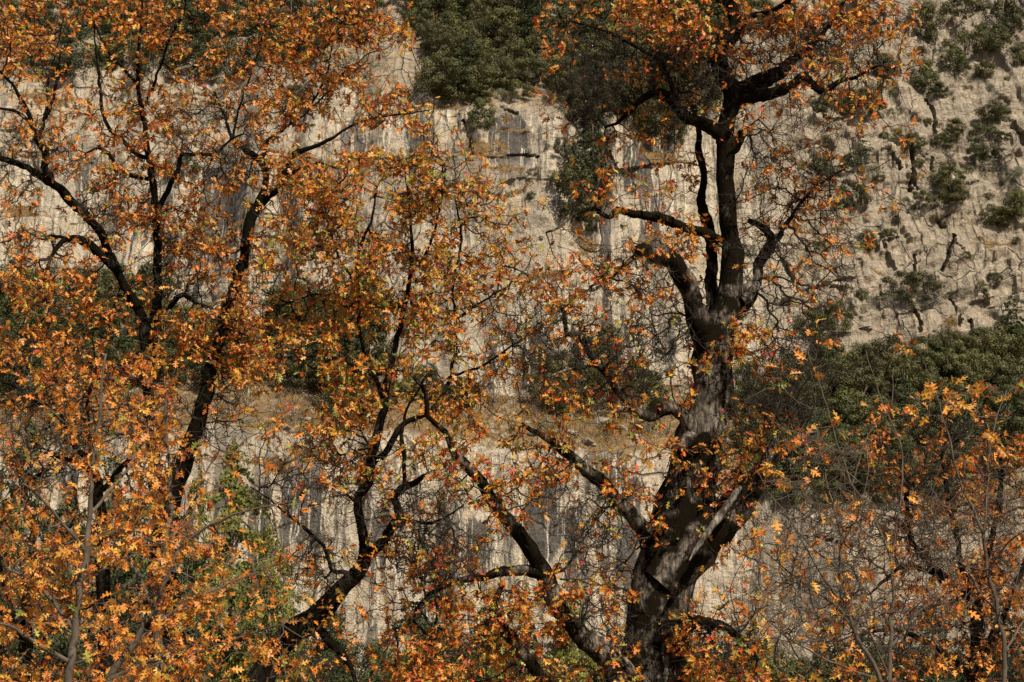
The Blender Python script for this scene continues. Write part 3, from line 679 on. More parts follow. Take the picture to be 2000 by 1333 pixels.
# each limb: list of (px, py, half width px), depth shift at start, at end
TREES = {
'A': dict(Y=30, name='great_oak', label='massive old oak with dark mossy trunk and rust leaves before the pale wall', cat='tree', limbs=[
 ([(1255,1640,112),(1262,1520,92),(1268,1400,78),(1276,1300,69),(1288,1180,64),(1310,1080,60),(1338,990,54),(1365,900,50),(1385,800,43),(1396,710,38),(1412,630,36),(1436,565,29),(1427,490,24),(1417,430,21),(1416,350,20),(1416,266,19),(1421,224,19),(1428,189,22),(1410,158,19),(1403,112,18),(1422,84,18),(1440,53,13),(1430,21,12),(1423,-10,11),(1430,-80,9),(1445,-160,6)],0,0),
 ([(1426,200,17),(1455,175,20),(1495,155,17),(1530,140,14),(1555,115,11),(1580,95,8),(1610,60,5),(1640,20,4),(1660,-30,3)],0,.9),
 ([(1440,196,15),(1480,188,14),(1515,181,12),(1545,170,10),(1570,148,8),(1588,165,8),(1606,179,7),(1640,160,4),(1685,145,3),(1730,120,2)],0,-.8),
 ([(1415,275,15),(1395,258,13),(1370,242,13),(1340,226,12),(1318,200,9),(1291,180,9),(1262,190,8),(1240,205,6),(1212,238,4),(1180,250,2.5)],0,1.0),
 ([(1320,202,6),(1310,160,5),(1290,120,4),(1240,90,3),(1180,60,2.5),(1110,40,2)],.4,1.4),
 ([(1418,480,12),(1385,460,11),(1347,448,10),(1291,427,10),(1246,420,9),(1204,410,7),(1190,424,5),(1155,408,5),(1116,424,3),(1085,448,2.5),(1067,455,2)],0,-.9),
 ([(1392,690,30),(1366,635,25),(1352,595,21),(1340,550,20),(1312,508,18),(1278,490,17),(1252,484,15),(1244,490,10)],0,-1.0),
 ([(1250,488,6),(1225,512,4),(1190,545,3),(1150,560,2)],-.9,-1.1),
 ([(1398,640,15),(1388,560,12),(1392,500,11),(1380,440,12),(1371,395,10),(1376,345,8),(1364,290,7),(1366,250,5),(1350,205,3)],.25,1.1),
 ([(1445,600,20),(1468,582,12),(1480,548,10),(1484,520,13),(1505,490,13),(1509,468,10),(1488,445,8),(1462,432,6)],0,.6),
 ([(1500,486,7),(1530,450,5),(1560,400,4),(1600,360,3),(1650,330,2)],.5,1.4),
 ([(1355,840,18),(1330,808,14),(1305,794,12),(1270,811,11),(1245,801,8),(1211,766,8),(1176,717,8),(1155,692,8),(1134,657,7),(1106,650,5),(1100,608,4),(1085,590,3)],-.2,-1.5),
 ([(1176,717,4),(1160,715,3.5),(1120,720,3),(1070,735,2)],-1.2,-1.7),
 ([(1270,1060,20),(1250,1025,16),(1225,992,14),(1176,943,14),(1140,912,11),(1105,880,9),(1070,855,7),(1045,842,5),(1018,828,3)],-.3,-1.2),
 ([(1270,1420,44),(1195,1295,26),(1135,1238,20),(1092,1190,16),(1068,1130,17),(1046,1087,16),(1021,1055,14),(990,1013,12),(958,971,11),(940,940,11),(905,907,10),(884,880,8),(872,845,6),(835,812,5),(832,770,4),(800,730,3)],-.6,-2.2),
 ([(1068,1135,13),(1045,1120,12),(1021,1111,11),(986,1115,10),(948,1125,8),(895,1136,6),(867,1143,5),(835,1165,3)],-1.2,-1.6),
 ([(1230,1480,24),(1120,1400,18),(1065,1335,14),(1035,1297,13),(1004,1258,12),(979,1220,10),(979,1192,8),(972,1171,6),(985,1140,4)],-.8,-1.8),
 ([(1295,1150,52),(1350,1088,46),(1400,1032,40),(1445,982,32),(1480,932,21),(1500,890,12),(1520,845,6)],-.15,-.2),
 ([(1470,945,10),(1500,905,7),(1550,880,5),(1600,860,3)],-.2,-.9),
 ([(1300,1230,20),(1360,1215,12),(1410,1225,9),(1450,1250,6),(1480,1290,4)],-.6,-1.6),
 ([(1416,300,14),(1436,285,10),(1449,262,9),(1452,256,7)],0,-.1),
 ([(1360,850,20),(1342,862,14),(1326,880,9)],-.2,-.5),
 ([(1402,112,8),(1370,70,6),(1330,40,5),(1290,0,4),(1260,-40,3)],0,-1.0),
 ([(1440,55,7),(1480,30,6),(1530,10,5),(1580,-30,4)],0,-.9)]),
'B': dict(Y=31.5, name='rust_oak', label='tall rust leaved oak with several black stems before the streaked wall', cat='tree', limbs=[
 ([(298,1640,56),(302,1480,48),(308,1330,42),(314,1200,37),(322,1080,32),(336,970,26),(352,910,22),(366,868,20),(386,818,18),(402,768,17),(416,700,14),(440,620,13),(465,540,12),(480,480,12),(490,440,12),(500,405,12)],0,0),
 ([(497,415,11),(522,385,10),(547,368,8),(557,333,7),(578,298,6),(610,287,5),(648,270,4),(680,249,3),(730,230,2.5),(800,222,2),(840,215,1.5)],0,-.7),
 ([(498,410,9),(516,368,9),(522,336,8),(502,308,8),(473,287,6),(452,266,4),(440,230,3),(420,180,2)],0,.8),
 ([(508,318,5),(526,273,4),(560,249,3),(596,224,2.5),(640,180,2),(680,130,1.5)],.3,1.0),
 ([(555,340,5),(590,330,4),(625,318,3),(660,330,2)],-.3,-.9),
 ([(320,1110,20),(300,900,16),(288,760,14),(292,690,12),(302,619,11),(308,580,11),(308,524,12),(310,475,11),(305,420,9),(298,350,8),(291,298,7),(280,228,6),(270,168,5),(270,105,4),(277,35,3),(280,-40,2)],.2,.3),
 ([(296,760,15),(285,690,14),(279,622,13),(268,587,13),(244,552,13),(226,517,13),(210,482,12),(196,450,11),(165,413,12),(137,392,12),(102,354,11),(70,336,8),(35,319,7),(0,308,6),(-50,298,4)],.2,-.8),
 ([(228,528,11),(200,503,10),(180,482,9),(150,468,9),(125,470,7),(112,482,5),(102,500,3.5)],-.2,-.9),
 ([(170,475,5),(135,466,4),(98,461,3)],-.4,-.4),
 ([(100,352,9),(88,330,9),(90,300,9),(72,272,7),(60,235,5),(45,200,4),(20,160,3),(-20,120,2)],-.6,-1.2),
 ([(74,275,5),(88,231,4.5),(92,196,4),(95,150,3),(108,110,2),(120,50,1.6)],-.6,.3),
 ([(88,231,4),(105,193,4),(113,140,3),(118,100,2)],-.4,-.5),
 ([(60,240,4),(25,215,4),(0,212,3),(-30,205,2)],-.9,-1.3),
 ([(299,352,6),(265,345,5),(242,337,5),(226,330,5),(222,312,5),(203,291,4),(185,291,3),(165,302,2)],.2,-.9),
 ([(306,425,7),(330,365,6),(347,336,6),(354,305,6),(385,302,5),(420,301,4),(445,277,3),(475,262,2)],.2,-.8),
 ([(272,170,4),(245,137,4),(225,120,3),(205,90,2),(180,40,1.5)],.3,-.4),
 ([(290,310,6),(262,298,5),(240,275,5),(215,250,5),(200,220,5),(195,175,4),(190,130,3),(185,80,2),(180,20,1.5)],.3,1.0),
 ([(278,215,4),(300,165,4),(322,105,3),(340,60,3),(357,30,2),(370,-20,1.5)],.3,-.5),
 ([(455,265,3),(470,200,2.5),(500,120,2),(520,40,1.6)],.5,.9),
 ([(600,222,3),(640,140,2.2),(650,60,1.7),(640,-20,1.3)],.8,.3),
 ([(330,600,7),(355,575,6),(380,590,4),(410,600,3)],.2,-.5)]),
'C': dict(Y=28.5, name='central_oak', label='orange and green oak whose trunk curves up from the dark thicket', cat='tree', limbs=[
 ([(330,1640,54),(400,1490,44),(455,1395,38),(500,1333,34),(528,1290,31),(565,1243,28),(615,1210,25),(662,1160,20),(690,1125,18),(706,1098,17),(709,1070,14),(706,1041,12),(700,1000,12),(700,968,11),(717,945,12),(722,925,11),(727,895,10),(735,855,10),(744,820,9),(752,776,8),(763,720,7),(776,660,6),(790,600,6),(800,540,5),(805,470,4),(800,400,3),(790,330,2.5)],0,0),
 ([(706,1100,14),(735,1070,12),(752,1055,11),(772,1028,11),(784,1010,10),(776,985,9),(771,970,9),(785,955,10),(805,945,8),(830,927,6)],0,-.5),
 ([(788,955,5),(790,900,4),(785,850,4),(795,800,3),(830,740,2.5)],-.3,-.9),
 ([(727,905,9),(745,890,8),(769,853,8),(790,829,7),(832,808,6),(862,780,5),(882,730,4.5),(892,650,4),(884,560,3),(902,470,3),(890,390,2)],0,.9),
 ([(752,790,6),(738,750,6),(720,710,5),(701,643,4.5),(702,573,4),(695,503,4),(724,433,3),(735,370,2)],0,-.8),
 ([(688,1122,6),(668,1118,5),(648,1115,4.5),(634,1069,4),(596,1034,3.5),(560,1003,3),(525,975,2),(490,950,1.5)],0,-1.2),
 ([(784,1018,5),(815,1019,4),(846,1020,3),(878,1006,2),(905,985,1.5)],-.3,-1.1),
 ([(612,1215,10),(648,1258,9),(673,1286,7),(690,1320,6),(700,1380,4)],0,-.8),
 ([(765,715,4),(730,735,4),(690,715,3),(650,700,3),(610,720,2),(570,690,1.5)],0,-.9),
 ([(790,600,4),(750,600,3.5),(720,595,3),(680,600,3),(620,575,2.4),(560,590,2),(500,560,1.5)],0,.6),
 ([(880,735,3.5),(930,720,3),(980,690,2.4),(1020,660,2)],.6,.2),
 ([(895,620,3),(940,590,2.6),(990,560,2),(1020,530,1.5)],.6,1.1),
 ([(800,540,3.5),(840,480,3),(860,400,2.5),(870,330,2)],0,-.9),
 ([(700,560,3),(660,500,2.5),(640,430,2),(650,370,1.6)],-.3,-.9)]),
'I': dict(Y=24, name='slender_oak', label='slender dark oak between the rust oak and the yellow saplings', cat='tree', limbs=[
 ([(210,1640,26),(207,1450,22),(205,1300,19),(201,1120,16),(196,1000,14),(190,945,12),(176,905,9),(150,878,7),(133,840,7),(116,811,6),(70,783,5),(28,755,4),(-25,730,3)],0,0),
 ([(194,965,8),(230,925,7),(245,905,6),(272,875,3.5),(300,820,2)],0,-.6),
 ([(190,935,6),(150,905,5),(115,893,5),(80,925,4),(45,955,3)],0,.6),
 ([(196,1000,6),(180,880,5),(170,800,4),(185,720,3),(180,660,2)],0,.5)]),
'E1': dict(Y=16, name='oak_sapling', label='pale stemmed orange sapling standing before the rust oak trunk', cat='sapling', mix='E', sap=1, limbs=[
 ([(290,1900,15),(300,1500,11),(305,1350,10),(310,1240,9),(315,1146,8),(322,1076,7),(331,1006,5.5),(329,919,3.5),(326,866,2.8),(325,800,2),(322,740,1.5)],0,0),
 ([(316,1140,5),(345,1080,4),(400,1030,3),(470,1000,2.4),(540,985,1.6)],0,-.3),
 ([(312,1220,5),(270,1120,3.5),(230,1060,2.6),(180,1010,2)],0,.4),
 ([(325,1060,4),(370,1000,3),(400,930,2.2),(430,880,1.6)],0,.3)]),
'E2': dict(Y=14, name='oak_sapling', label='slanting grey sapling with orange leaves at the bottom edge', cat='sapling', mix='E', sap=1, limbs=[
 ([(30,2000,16),(120,1560,12),(180,1400,10),(217,1321,8.5),(259,1262,7),(291,1202,5),(325,1130,3.5),(352,1060,2.5),(380,990,2)],0,0),
 ([(217,1325,5),(300,1290,4),(400,1270,3),(480,1240,2.2),(550,1220,1.5)],0,-.4),
 ([(259,1262,4),(330,1200,3),(420,1150,2.4),(500,1120,1.6)],0,.3),
 ([(190,1380,5),(300,1370,4),(420,1350,3),(500,1330,2)],0,-.2)]),
'E3': dict(Y=13, name='oak_sapling', label='yellow orange sapling with a dark upright stem in the bottom corner', cat='sapling', mix='E', sap=1, limbs=[
 ([(120,2100,17),(132,1560,11),(137,1321,9),(147,1234,8),(154,1164,7),(168,1076,6),(172,1006,5),(178,930,4),(190,850,3),(200,770,2.5),(205,690,2)],0,0),
 ([(148,1230,5),(100,1170,4),(60,1130,3),(10,1110,2)],0,.4),
 ([(168,1080,4),(120,1020,3),(80,970,2.4),(40,940,1.6)],0,-.4),
 ([(140,1300,5),(80,1260,4),(30,1230,3),(-20,1210,2)],0,-.3),
 ([(172,1010,4),(220,950,3),(260,900,2.4),(290,840,1.6)],0,.4)]),
'H': dict(Y=40, name='far_oak', label='small leaved amber oak far behind the yellow saplings at the frame edge', cat='tree', limbs=[
 ([(40,1560,17),(45,1333,14),(50,1200,12),(60,1100,9),(66,1040,7),(50,970,5),(30,900,3)],0,0),
 ([(52,1190,7),(90,1120,5),(120,1060,4),(150,1000,3),(140,930,2)],0,.8),
 ([(47,1260,7),(20,1180,5),(0,1100,4),(-20,1020,3)],0,-.8)]),
'F1': dict(Y=12, name='oak_sapling', label='sparse grey sapling with big orange leaves, first beyond the great oak', cat='sapling', mix='F', sap=1, limbs=[
 ([(1800,2200,17),(1745,1500,9.5),(1713,1321,8),(1678,1251,8),(1650,1181,7),(1640,1118,6),(1647,1055,5),(1632,1005,4),(1619,957,3.4),(1602,880,2.6),(1590,800,1.6)],0,0),
 ([(1650,1185,4.5),(1610,1130,4),(1580,1080,3.2),(1540,1010,2.6),(1500,960,2),(1480,920,1.4)],0,-.3),
 ([(1690,1275,4),(1640,1190,3.5),(1570,1140,2.8),(1510,1090,2.2),(1470,1060,1.5)],0,.3),
 ([(1640,1120,3.5),(1600,1080,3),(1560,1040,2.5),(1520,990,2)],0,.3),
 ([(1712,1325,5),(1640,1300,4),(1560,1260,3),(1500,1210,2.2),(1460,1170,1.5)],0,-.3),
 ([(1647,1055,3),(1680,1000,2.4),(1695,930,2),(1690,860,1.4)],0,.3)]),
'F2': dict(Y=12.8, name='oak_sapling', label='upright grey sapling with a forked top in the middle of the thin stems', cat='sapling', mix='F', sap=1, limbs=[
 ([(1735,2200,18),(1735,1500,10),(1735,1332,8.5),(1735,1269,8),(1747,1153,7),(1740,1090,6),(1722,1040,5),(1699,999,4.5),(1664,946,3.6),(1648,900,3),(1636,866,2.6),(1605,760,2),(1580,690,1.4)],0,0),
 ([(1741,1095,4.5),(1752,1030,4),(1762,950,3.5),(1758,865,2.8),(1722,783,2),(1690,685,1.2)],0,.3),
 ([(1747,1150,4),(1790,1080,3.5),(1815,1000,3),(1826,940,2.2),(1850,880,1.5)],0,-.3),
 ([(1735,1270,5),(1780,1210,4),(1830,1170,3),(1880,1150,2)],0,.2),
 ([(1736,1320,4),(1700,1240,3),(1680,1180,2)],0,-.3),
 ([(1664,946,2.6),(1690,860,2),(1740,790,1.6),(1745,720,1.2)],0,.2)]),
'F3': dict(Y=11.5, name='oak_sapling', label='tallest grey sapling with few orange leaves near the frame edge', cat='sapling', mix='F', sap=1, limbs=[
 ([(1975,2300,19),(1963,1560,11),(1959,1332,9),(1955,1216,8),(1930,1111,7),(1920,1041,6),(1900,990,5),(1878,953,4.4),(1864,900,3.4),(1857,866,3),(1832,780,2),(1804,703,1.2)],0,0),
 ([(1922,1050,4),(1930,960,3.4),(1931,899,3),(1941,829,2.4),(1966,762,1.5)],0,.3),
 ([(1930,1110,4),(1970,1060,3.2),(2010,1030,2.5)],0,-.3),
 ([(1956,1220,4),(1900,1130,3.5),(1860,1080,2.8),(1830,1040,2)],0,.3),
 ([(1957,1280,4.5),(2000,1210,3.5),(2030,1170,2.5)],0,.2)]),
'G': dict(Y=38, name='thicket_oak', label='twiggy rust oak with an arching black branch behind the grey saplings', cat='tree', limbs=[
 ([(1920,1600,20),(1914,1400,17),(1903,1195,14),(1864,1157,12),(1832,1118,10),(1804,1094,8),(1783,1062,6),(1770,1000,5),(1775,930,4)],0,0),
 ([(1835,1122,6),(1800,1112,5),(1765,1105,4),(1730,1130,3),(1700,1160,2)],0,-.6),
 ([(1904,1210,9),(1925,1100,7),(1950,1000,6),(1960,900,5),(1972,820,3)],0,.8),
 ([(1900,1200,8),(1870,1060,6),(1850,960,5),(1840,880,3)],0,-.9),
 ([(1908,1300,8),(1960,1200,6),(2000,1100,5),(2030,1000,3)],0,.2),
 ([(1908,1330,8),(1820,1260,6),(1750,1230,4),(1680,1240,3)],0,-.7)]),
}
OWN = {}
def gate(x, a, b): return sstep(a, b, x)
def owners(px_, py_):
    """share of the foliage at a spot that belongs to each tree"""
    o = {}
    bc = np.interp(py_, [0, 150, 230, 330, 450, 560, 660], [790, 800, 860, 640, 560, 500, 520])
    low = gate(py_, 620, 720)
    if px_ < 1045:
        if px_ < bc and py_ < 720: o['B'] = 1-low*.6
        if px_ >= bc-20 and py_ < 900: o['C'] = 1.0
    if px_ < 600 and py_ > 600:
        s_ = 1-gate(px_, 540, 600)
        o['B'] = o.get('B', 0)+.4*s_*(1-gate(py_, 800, 950))
        o['I'] = .55*low*(1-gate(px_, 280, 400))*(1-.5*gate(py_, 950, 1100))
        o['E3'] = .65*gate(py_, 720, 860)*(1-gate(px_, 200, 330))
        o['E1'] = .75*gate(py_, 700, 830)*gate(px_, 140, 280)*(1-.5*gate(py_, 1120, 1250))
        o['E2'] = .9*gate(py_, 960, 1120)*gate(px_, 150, 300)
        o['H'] = .45*gate(py_, 860, 960)*(1-gate(px_, 140, 230))
    if 560 <= px_ < 860 and py_ >= 880: o['C'] = 1.0
    if 700 <= px_ < 1500 and py_ > 860 and px_ > 860-150*gate(py_, 1050, 1090): o['A'] = 1.0; o.pop('C', None)
    if px_ >= 1040 and py_ <= 860 and px_ < 1800 and not (py_ > 700 and px_ > 1560): o['A'] = 1.0; o.pop('C', None)
    if px_ >= 1460 and py_ > 690:
        f = gate(px_, 1460, 1540)
        if px_ < 1700: o['F1'] = 1.0*f
        if 1560 < px_ < 1900: o['F2'] = .8*f
        if px_ > 1780: o['F3'] = .55
        if py_ > 780 and px_ > 1560: o['G'] = 1.3*gate(px_, 1540, 1800)*gate(py_, 780, 880)
        if px_ > 1560: o.pop('A', None)
    tot = sum(o.values())
    return {k_: v/tot for k_, v in o.items() if v > .02} if tot > 0 else {}

# leaf shape: three pointed lobes a side, folded along the midrib
LV = np.array([(0,0,0),(0,.33,0),(0,.62,0),(0,1,0),(.25,.235,1),(.06,.36,1),(.39,.56,1),(.07,.665,1),(.22,.87,1),(-.23,.26,1),(-.06,.35,1),(-.37,.60,1),(-.07,.685,1),(-.21,.90,1)])
LF = np.array([(0,4,1),(4,5,1),(1,5,2),(5,6,2),(6,7,2),(2,7,3),(7,8,3),(9,0,1),(10,9,1),(10,1,2),(11,10,2),(12,11,2),(12,2,3),(13,12,3)])
SIDE = [(.012,-.16),(.014,0),(.035,.10),(.16,.145),(.20,.20),(.075,.255),(.06,.33),(.25,.385),(.31,.43),(.37,.52),(.29,.545),(.095,.53),(.075,.62),(.20,.685),(.275,.80),(.17,.815),(.07,.80),(.055,.87),(.085,.94),(0,1.02)]
_x = np.array([a for a, b_ in SIDE]); _y = np.array([b_ for a, b_ in SIDE]); _m = np.maximum.accumulate(np.clip(_y-.35*_x, -.16, 1.0)); ns = len(SIDE)
HV = np.concatenate([np.stack([0*_x, _m, 0*_x], 1), np.stack([_x, _y, _x], 1), np.stack([-_x*np.linspace(1, .9, ns), _y+.025*np.sin(_y*9), _x], 1)])
_i = np.arange(ns-1)
HF = np.concatenate([np.stack([_i, ns+_i, ns+_i+1], 1), np.stack([_i, ns+_i+1, _i+1], 1), np.stack([2*ns+_i, _i, 2*ns+_i+1], 1), np.stack([2*ns+_i+1, _i, _i+1], 1)])
def leaf_verts(pos, d, nrm, L, fold, curl, wid, LV=LV):
    s = np.cross(d, nrm); s /= np.maximum(np.linalg.norm(s, axis=1, keepdims=True), 1e-6); n2 = np.cross(s, d)
    x = LV[None, :, 0]*wid[:, None]; y = LV[None, :, 1]; ax = np.abs(x)
    z = ax*fold[:, None]-curl[:, None]*(y**2)*.35-.5*ax**2
    return pos[:, None]+L[:, None, None]*(x[..., None]*s[:, None]+y[..., None]*d[:, None]*1.0+z[..., None]*n2[:, None])
leafmesh = {}
def leaf_mesh(pi, vi):
    if (pi, vi) not in leafmesh:
        f, c, w_ = [(.5, .2, 1.0), (.1, 1.1, 1.1), (1.1, .5, .9), (.3, -.4, 1.0), (.8, 1.5, .85), (.2, .6, 1.2)][vi]
        v = leaf_verts(np.zeros((1, 3)), np.array([[0, 1., 0]]), np.array([[0, 0, 1.]]), np.ones(1), np.array([f]), np.array([c]), np.array([w_]), HV)[0]
        leafmesh[(pi, vi)] = mesh_np('leaf', v, HF, M_LEAF, False, np.repeat(PAL[pi][None]*rs.uniform(.8, 1.1), len(v), 0))
    return leafmesh[(pi, vi)]

def resample(P, R, step):
    """Catmull-Rom through the traced joints"""
    n = len(P); Pe = np.vstack([2*P[0]-P[1], P, 2*P[-1]-P[-2]]); out = []; ro = []
    for i in range(n-1):
        p0, p1, p2, p3 = Pe[i:i+4]; p0 = p0*.55+(2*p1-p2)*.45; p3 = p3*.55+(2*p2-p1)*.45; L_ = np.linalg.norm(p2-p1); k_ = max(2, int(L_/step)); t = np.linspace(0, 1, k_, endpoint=False)[:, None]
        out.append(.5*(2*p1+(p2-p0)*t+(2*p0-5*p1+4*p2-p3)*t**2+(3*p1-p0-3*p2+p3)*t**3)); ro.append(R[i]+(R[i+1]-R[i])*t[:, 0])
    out.append(P[-1:]); ro.append(R[-1:]); return np.vstack(out), np.concatenate(ro)
def tube(P, R, s, seed, lump=.14):
    n = len(P); T = np.gradient(P, axis=0); T /= np.linalg.norm(T, axis=1, keepdims=True)
    u = np.cross(T, np.array([.12, 1, .05])); u /= np.linalg.norm(u, axis=1, keepdims=True); v = np.cross(T, u)
    a = np.arange(s)/s*2*math.pi; ca, sa = np.cos(a), np.sin(a)
    ring = ca[None, :, None]*u[:, None]+sa[None, :, None]*v[:, None]
    Q = P[:, None]+ring*R[:, None, None]
    rr = np.maximum(R, .03)[:, None]
    nz = fbm(Q[..., 0]/(rr*1.3), Q[..., 1]/(rr*1.3), 3, seed, Q[..., 2]/(rr*2.6))
    Q = P[:, None]+ring*(R[:, None]*(1+lump*nz*1.6))[..., None]
    V_ = Q.reshape(-1, 3); i = np.arange(n-1)[:, None]*s; j = np.arange(s)[None]; j2 = (j+1) % s
    F_ = np.stack([i+j, i+j2, i+s+j2, i+s+j], -1).reshape(-1, 4)
    V_ = np.vstack([V_, P[:1], P[-1:]+T[-1:]*R[-1]*.6]); c0, c1 = n*s, n*s+1
    cap = np.array([(c0, k_, (k_+1) % s, c0) for k_ in range(0)] or np.zeros((0, 4), int))
    capT = np.array([((n-1)*s+k_, (n-1)*s+(k_+1) % s, c1, c1) for k_ in range(s)])
    return V_, F_, capT
def tube_mesh(name, P, R, s, seed, mat, lump=.14):
    V_, F_, cT = tube(P, R, s, seed, lump)
    me = mesh_np(name, V_, F_, mat, True)
    # close the tip with triangles
    import bmesh
    bm = bmesh.new(); bm.from_mesh(me); bm.verts.ensure_lookup_table()
    for a, b_, c, _ in cT:
        f = bm.faces.new((bm.verts[a], bm.verts[b_], bm.verts[c])); f.smooth = True
    bm.verts.ensure_lookup_table(); bmv = [x for x in bm.verts if not x.link_faces]
    for x in bmv: bm.verts.remove(x)
    bm.to_mesh(me); bm.free(); return me

def segs_mesh(A, B, ra, rb, s):
    """many thin tapering prisms at once"""
    d = B-A; ln = np.linalg.norm(d, axis=1, keepdims=True); d = d/np.maximum(ln, 1e-6); A = A-d*ra[:, None]*.5
    ref = np.where(np.abs(d[:, 2:3]) > .9, np.array([[1., 0, 0]]), np.array([[0, 0, 1.]])); u = np.cross(d, ref); u /= np.linalg.norm(u, axis=1, keepdims=True); v = np.cross(d, u)
    a = np.arange(s)/s*6.2832; ring = np.cos(a)[None, :, None]*u[:, None]+np.sin(a)[None, :, None]*v[:, None]
    V_ = np.concatenate([A[:, None]+ring*ra[:, None, None], B[:, None]+ring*rb[:, None, None]], 1).reshape(-1, 3)
    o = np.arange(len(A))[:, None]*2*s; j = np.arange(s)[None]; j2 = (j+1) % s
    return V_, np.stack([o+j, o+j2, o+s+j2, o+s+j], -1).reshape(-1, 4)

# bare twig thickets (px, py, rx, ry, how many, tree)
BARE = [(1560,300,110,110,90,'A'),(1560,520,120,140,120,'A'),(1480,400,60,120,40,'A'),(1240,520,90,60,50,'A'),(1300,640,70,60,60,'A'),(1010,640,70,90,60,'C'),(1240,700,60,70,50,'A'),
 (1110,660,70,60,50,'A'),(1340,150,70,90,220,'A'),(1500,100,120,70,160,'A'),(1640,90,90,70,90,'A'),(1200,130,100,80,90,'A'),(1180,180,90,60,60,'A'),(1540,740,90,90,110,'A'),(1500,800,80,60,60,'A'),(860,1080,110,60,60,'C'),(830,1000,80,60,60,'C'),
 (1130,1000,80,60,45,'A'),(1180,1070,70,60,50,'A'),(660,900,90,80,50,'C'),(560,960,70,70,40,'C'),(620,1100,60,60,40,'C'),(420,260,90,60,70,'B'),(70,300,80,60,60,'B'),(450,330,60,40,40,'B'),
 (420,800,90,70,60,'B'),(360,520,80,70,50,'B'),(230,400,80,60,40,'B'),(1220,1200,90,60,60,'A'),(700,960,60,80,30,'C'),(1590,1150,130,120,70,'F1'),(1600,950,100,100,40,'F1'),(1780,1120,110,160,50,'F2'),
 (1900,1050,100,180,40,'F3'),(1900,1000,110,180,300,'G'),(1750,1000,120,120,120,'G'),(1650,1180,110,100,90,'G'),(1950,1200,90,120,150,'G'),(1800,1250,140,80,110,'G'),(150,820,130,80,60,'I'),(100,880,100,60,50,'I'),(620,1300,70,40,30,'C'),(1420,1260,80,50,40,'A')]

